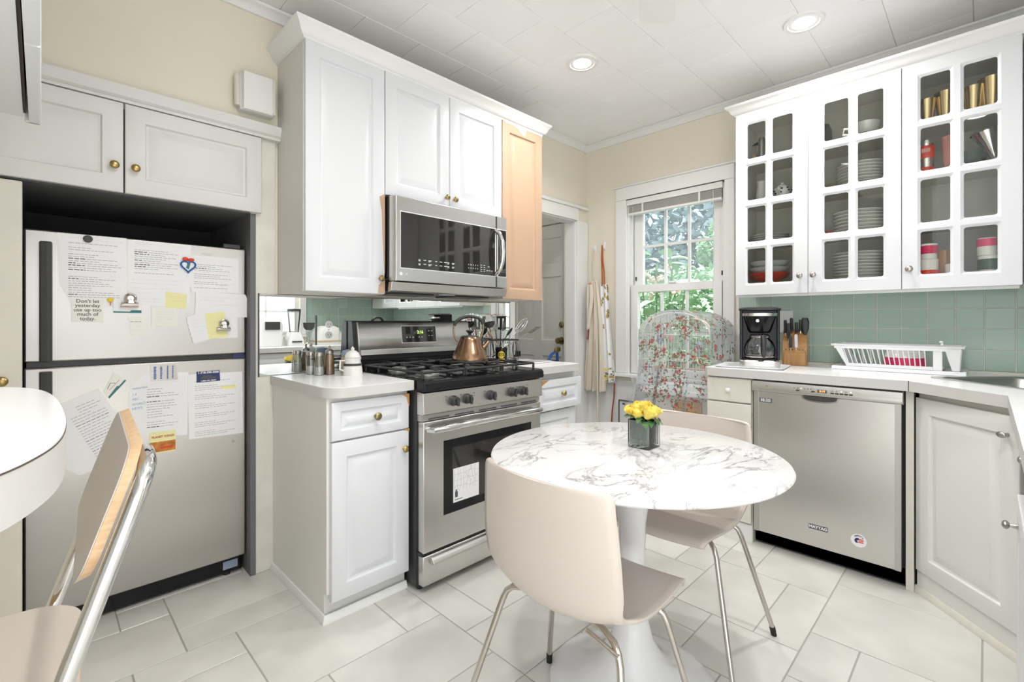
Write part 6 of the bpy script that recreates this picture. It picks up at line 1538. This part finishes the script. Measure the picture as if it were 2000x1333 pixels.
part('waist_tie', MB().tube([(-2.222, 3.185, 1.03), (-2.208, 3.175, .85), (-2.205, 3.172, .65), (-2.203, 3.172, .40), (-2.202, 3.172, .25)], .007, 6), 'cloth_beige', ap)
part('peach_lining', MB().grid(cloth([1.49, 1.40, 1.22, 1.02], [-2.318, -2.322, -2.328, -2.334], [.010, .012, .012, .008], 3.238, 1.0, .006, 0), 8, 12), 'rose_pink', ap, smooth=80, solid=.002, fix=False)
fp = thing('apron', 'white apron with gold floral print and rust straps on the right hook', 'apron', (-2.18, 3.26, .68), W)
ff = cloth([1.475, 1.30, 1.1, .9, .78, .682], [-2.190, -2.178, -2.160, -2.143, -2.132, -2.128], [.040, .046, .042, .045, .052, .054], 3.262, 2.2, .014, 1.0, .5)
part('skirt', MB().grid(ff, 36, 40), 'cloth_white', fp, smooth=80, solid=.002, fix=False)
for off, nm in ((-.004, 0), (.006, 1)): part('neck_strap', MB().tube([(-2.215, 3.254, 1.79), (-2.213 + off, 3.248, 1.68), (-2.200 + off * 2.0, 3.243, 1.57), (-2.196 + off * 2.2, 3.24, 1.468)], .0062, 6), 'rust', fp, label='rust coloured strap')
part('waist_tie', MB().tube([(-2.085, 3.235, .70), (-2.088, 3.232, .58), (-2.105, 3.232, .45), (-2.115, 3.232, .28)], .006, 6), 'rust_dark', fp, label='dark red tie')
pf = MB(); pg = MB(); po = MB(); r9 = random.Random(9)
def motif(mb, fn, u, v, su, sv, n, r1, off=-.0035):
    pts = []
    for k in range(n):
        a = 2 * PI * k / n; rr = r1 * (1 if k % 2 else .55); p = fn(min(1, max(0, u + su * rr * math.cos(a))), min(1, max(0, v + sv * rr * math.sin(a)))); pts.append((p[0], p[1] + off, p[2]))
    mb.face(pts)
for k in range(26):
    u, v = r9.uniform(.05, .95), r9.uniform(.02, .62); motif(pf, ff, u, v, .12, .022, 10, r9.uniform(.6, 1.2))
    if k % 2: motif(pg, ff, u + .06, v + .015, .07, .012, 6, .9)
for k in range(16):
    u, v = r9.uniform(.05, .95), r9.uniform(.78, .97); motif(po if k % 3 else pf, ff, u, v, .14, .020, 10, r9.uniform(.7, 1.3))
    motif(pg, ff, r9.uniform(.05, .95), r9.uniform(.76, .98), .09, .012, 6, 1.0)
part('gold_print', pf, 'print_gold', fp, smooth=0, fix=False, kind='stuff'); part('leaf_print', pg, 'print_green', fp, smooth=0, fix=False, kind='stuff'); part('fruit_print', po, 'yellow', fp, smooth=0, fix=False, kind='stuff')
# ---- small black framed panel low on the wall
sf = thing('framed_panel', 'small white panel with black edge low on the window wall', 'panel', (-2.01, 3.28, .36), W)
part('board', MB().box(-2.06, -1.90, 3.268, 3.282, .365, .540), 'wall_white', sf); part('frame', MB().box(-2.068, -2.060, 3.262, 3.283, .358, .548).box(-2.060, -1.90, 3.262, 3.283, .540, .547), 'ink', sf); part('slot', MB().box(-2.035, -2.010, 3.266, 3.269, .512, .526), 'ink', sf)
# ---- bird cage under a floral plastic cover
cgx0, cgx1, cgy0, cgy1, cz0, cz1, cz2 = -1.625, -1.175, 2.855, 3.215, .735, 1.085, 1.225
def arch(s): # s 0..1 across
    a = PI * (1 - s); return (( cgx0 + cgx1) / 2 + (cgx1 - cgx0) / 2 * math.cos(a), cz1 + (cz2 - cz1) * math.sin(a))
cg = thing('bird_cage', 'white wire bird cage with arched top in front of the window', 'bird cage', (-1.40, 3.03, .70), W)
part('tray', MB().box(cgx0 - .01, cgx1 + .01, cgy0 - .01, cgy1 + .01, .70, .735), 'plastic_white', cg, bevel=.005)
def ring_at(z): return [(cgx0, cgy0, z), (cgx1, cgy0, z), (cgx1, cgy1, z), (cgx0, cgy1, z)]
for z in (.76, .92, 1.085): part('hoop', MB().tube(ring_at(z), .0028, 6, closed=True), 'trim_white', cg)
for k in range(23):
    x = cgx0 + (cgx1 - cgx0) * (k / 22); s = max(0, min(1, .5 + .5 * (2 * k / 22 - 1))); c_ = 2 * k / 22 - 1; zt_ = cz1 + (cz2 - cz1) * math.sqrt(max(0, 1 - c_ * c_))
    part('wire', MB().tube([(x, cgy0, .735), (x, cgy0, zt_)], .0013, 4), 'trim_white', cg); part('wire', MB().tube([(x, cgy1, .735), (x, cgy1, zt_)], .0013, 4), 'trim_white', cg)
for k in range(1, 14):
    y = cgy0 + (cgy1 - cgy0) * k / 14
    part('wire', MB().tube([(cgx0, y, .735)] + [(arch(q / 14)[0], y, arch(q / 14)[1]) for q in range(15)] + [(cgx1, y, .735)], .0013, 4), 'trim_white', cg)
for y in (cgy0, cgy1): part('arch_rail', MB().tube([(arch(q / 20)[0], y, arch(q / 20)[1]) for q in range(21)], .0035, 6), 'trim_white', cg)
part('perch', MB().cyl((cgx0, 3.0, .86), (cgx1, 3.0, .86), .007, n=8), 'ply_edge', cg)
for x, y, z, r, m, lab in ((-1.53, 2.92, 1.055, .026, 'blue_grey', 'blue grey hanging bird toy at the cage left'), (-1.46, 2.93, 1.06, .020, 'rose_pink', 'pinkish hanging bird toy'), (-1.50, 2.91, .985, .016, 'rose_pink', 'small mauve bead toy low in the cage'), (-1.28, 2.95, 1.0, .028, 'foliage_c', 'grey green hanging bird toy at the cage right')):
    bt_ = thing('bird_toy', lab, 'toy', (x, y, z - .05), W, group='toys hanging in the cage')
    part('ball', MB().ell((x, y, z), (r, r * .7, r * 1.5), 10), m, bt_); part('string', MB().cyl((x, y, z + r), (x, y, 1.15), .0012, n=5), 'charcoal', bt_)
std = thing('cage_stand', 'low painted stand with wooden drawer front under the bird cage', 'stand', (-1.40, 3.03, 0), W)
part('carcass', MB().box(cgx0 + .02, cgx1 - .02, cgy0 + .03, cgy1 - .01, .45, .699), 'cab_side', std, bevel=.004); part('drawer', MB().box(cgx0 + .22, cgx1 - .06, cgy0 + .018, cgy0 + .029, .56, .67), 'wood_block', std, bevel=.003)
for x in (cgx0 + .03, cgx1 - .06):
    for y in (cgy0 + .04, cgy1 - .05): part('leg', MB().box(x, x + .03, y, y + .03, 0, .45), 'cab_side', std)
# cover
cv = thing('cage_cover', 'clear plastic cover printed with red flowers and leaves draped over the bird cage', 'cover', (-1.40, 3.03, .62), W)
ex = .018
def prof(s, flare=1.0):
    """cover outline seen from the front: up the left side, over the arch, down the right side"""
    zb = .635
    if s < .3:
        t = s / .3; return (cgx0 - ex - .035 * (1 - t) ** 2 * flare, zb + (cz1 - zb) * t)
    if s > .7:
        t = (1 - s) / .3; return (cgx1 + ex + .035 * (1 - t) ** 2 * flare, zb + (cz1 - zb) * t)
    t = (s - .3) / .4; a = PI * (1 - t); return ((cgx0 + cgx1) / 2 + ((cgx1 - cgx0) / 2 + ex) * math.cos(a), cz1 + (cz2 - cz1 + ex) * math.sin(a))
def top_s(u, v):
    p = prof(u); y = cgy0 - ex + (cgy1 - cgy0 + 2 * ex) * v; w = .006 * math.sin(26 * v + 9 * u) * (1 if p[1] < 1.05 else .4)
    return (p[0] + (w if u < .5 else -w), y, p[1] - .006 * abs(math.sin(8 * v)))
def front_s(u, v):
    x = cgx0 - ex + (cgx1 - cgx0 + 2 * ex) * u; c_ = 2 * u - 1; zt_ = cz1 + (cz2 - cz1 + ex) * math.sqrt(max(0, 1 - c_ * c_))
    z = zt_ + (.610 + .012 * math.sin(19 * u) - zt_) * v
    return (x + .018 * c_ * v, cgy0 - ex - .010 * v - .010 * v * math.sin(17 * u + 2 * v) - .004 * math.sin(31 * u + 5 * v), z)
part('top_sheet', MB().grid(top_s, 60, 14), 'plastic_film', cv, smooth=80, fix=False)
part('front_sheet', MB().grid(front_s, 48, 30), 'plastic_film', cv, smooth=80, fix=False)
part('white_hem', MB().grid(lambda u, v: (cgx0 - .075 + .13 * u + .02 * math.sin(5 * v), cgy0 - .035 + .05 * u + .012 * math.sin(9 * u + 5 * v), .80 - .20 * v - .05 * (1 - u) * v), 10, 12), 'plastic_film', cv, smooth=80, fix=False)
fr_ = MB(); fg_ = MB(); fk = MB(); r8 = random.Random(21)
def stamp(mb, fn, u, v, su, sv, kind, off):
    if kind == 'flower':
        for k in range(5):
            a = 2 * PI * k / 5 + r8.random() * .3; c_, s_ = math.cos(a), math.sin(a); pts = []
            for (d, w) in ((.15, 0), (.6, .45), (1, 0), (.6, -.45)):
                uu, vv = u + su * (d * c_ - w * s_), v + sv * (d * s_ + w * c_)
                p = fn(min(1, max(0, uu)), min(1, max(0, vv))); pts.append((p[0] + off[0], p[1] + off[1], p[2] + off[2]))
            mb.face(pts)
    else:
        a = r8.random() * 6.3; c_, s_ = math.cos(a), math.sin(a); pts = []
        for (d, w) in ((-1, 0), (0, .38), (1, 0), (0, -.38)):
            p = fn(min(1, max(0, u + su * (d * c_ - w * s_))), min(1, max(0, v + sv * (d * s_ + w * c_)))); pts.append((p[0] + off[0], p[1] + off[1], p[2] + off[2]))
        mb.face(pts)
def clusters(fn, n, ur, vr, su, sv, off):
    for k in range(n):
        u, v = r8.uniform(*ur), r8.uniform(*vr)
        for j in range(r8.randint(1, 3)): stamp(fr_ if r8.random() < .8 else fk, fn, u + r8.uniform(-2.2, 2.2) * su, v + r8.uniform(-2.2, 2.2) * sv, su, sv, 'flower', off)
        for j in range(r8.randint(5, 9)): stamp(fg_, fn, u + r8.uniform(-4, 4) * su, v + r8.uniform(-4, 4) * sv, su * .9, sv * .9, 'leaf', off)
clusters(front_s, 95, (.03, .97), (.06, .97), .017, .014, (0, -.0015, 0))
clusters(top_s, 26, (.42, .74), (.05, .95), .009, .028, (0, 0, .0015))
clusters(top_s, 20, (.74, .97), (.05, .95), .009, .028, (.0015, 0, 0))
part('flower_print', fr_, 'red_print', cv, smooth=0, fix=False, kind='stuff'); part('leaf_print', fg_, 'print_green', cv, smooth=0, fix=False, kind='stuff'); part('bud_print', fk, 'rose_pink', cv, smooth=0, fix=False, kind='stuff')

# ================================================================== ON THE REAR COUNTER (seen in the mirror; frame R: x = -X, y = -Y)
zc = .9148
bm_ = thing('bread_machine', 'white bread machine at the left in the mirror', 'bread machine', (-1.66, .45, zc), R)
part('body', MB().loops([[(-1.66 + a * s, .45 + b * s, zc + z) for a, b in rrect(.12, .14, .04)] for z, s in ((.002, .96), (.05, 1.0), (.22, 1.0), (.27, .92), (.29, .75))]), 'gloss_white', bm_); part('panel', MB().box(-1.74, -1.60, .300, .312, zc + .17, zc + .25), 'charcoal', bm_)
bl_ = thing('blender', 'white based blender with clear jar in the mirror', 'blender', (-1.92, .42, zc), R)
part('base', MB().loops([[(-1.92 + a * s, .42 + b * s, zc + z) for a, b in rrect(.085, .085, .03)] for z, s in ((.001, 1), (.05, .95), (.12, .72), (.14, .66))]), 'gloss_white', bl_)
part('button_row', MB().box(-1.97, -1.87, .330, .338, zc + .035, zc + .05), 'charcoal', bl_); part('jar', MB().lathe([(.045, .14), (.052, .20), (.066, .36)], (-1.92, .42, zc), 24, cap=False), 'jar_glass', bl_, fix=False); part('lid', MB().lathe([(.067, .36), (.066, .385), (.0008, .39)], (-1.92, .42, zc), 24), 'charcoal', bl_)
mx_ = thing('mixer', 'chrome mixing stand with dark bowl in the mirror', 'mixer', (-2.075, .42, zc), R)
part('stem', MB().lathe([(.0008, 0), (.05, 0), (.045, .012), (.014, .03), (.014, .15), (.03, .16)], (-2.075, .42, zc), 20), 'chrome', mx_); part('bowl', MB().lathe([(.03, .16), (.055, .19), (.062, .24), (.059, .24), (.0008, .18)], (-2.075, .42, zc), 22), 'charcoal', mx_)
ca3 = thing('covered_appliance', 'appliance under a quilted floral cover in the mirror', 'cover', (-2.27, .42, zc), R)
part('cover', MB().loops([[(-2.27 + a * s, .42 + b * s, zc + z) for a, b in rrect(.15, .11, .06)] for z, s in ((.001, 1.0), (.06, 1.0), (.13, .92), (.18, .75), (.205, .45))]), 'cab_old', ca3); part('trim_band', MB().loops([[(-2.27 + a * s, .42 + b * s, zc + z) for a, b in rrect(.152, .112, .06)] for z, s in ((.03, 1.0), (.034, 1.01), (.044, 1.01), (.048, 1.0))], cap0=False, cap1=False), 'tan', ca3)
ro = solo('round_pot', 'round white pot in front of the green tiles in the mirror', 'pot', MB().lathe([(.0008, 0), (.05, 0), (.075, .03), (.08, .07), (.06, .11), (.02, .13), (.0008, .135)], n=24), 'ceramic', (2.49, -.42, zc), local=True)
gb_ = thing('soap_bottle', 'pale green dish soap bottle reflected in the mirror', 'bottle', (2.62, -.55, zc), local=True)
part('bottle', MB().lathe([(.0008, 0), (.045, 0), (.048, .02), (.045, .12), (.038, .17), (.018, .20), (.016, .215)], n=22), 'tile_green', gb_); part('cap', MB().lathe([(.017, .215), (.016, .235), (.008, .245), (.0008, .25)], n=14), 'foliage_b', gb_)
# rear wall cabinets, so the mirror and microwave see the room's other side
rw = thing('wall_cabinet', 'glass-front wall cabinet on the rear wall, seen only reflected', 'cabinet', (-2.6, .55, 1.326), R, group='white wall cabinets')
part('body', MB().box(-2.95, -2.17, .40, .712, 1.45, 2.40), 'cab_warm', rw); part('door', raised(-2.948, -2.56, 1.452, 2.396, .380, m=.06), 'cab_white', rw, smooth=25); part('door', raised(-2.556, -2.172, 1.452, 2.396, .380, m=.06), 'cab_white', rw, smooth=25)

pl2 = thing('passage_fill_lamp', 'small globe lamp added out of view to light the back passage', 'ceiling light', (2.62, 3.05, 2.28), local=True)  # unseen lamp added to brighten the dim passage
part('base', MB().lathe([(.06, .02), (.06, .0), (.0008, -.002)], n=20), 'trim_white', pl2)
part('globe', MB().ell((0, 0, -.07), (.07, .07, .07), 12), 'passage_fill_glow', pl2)
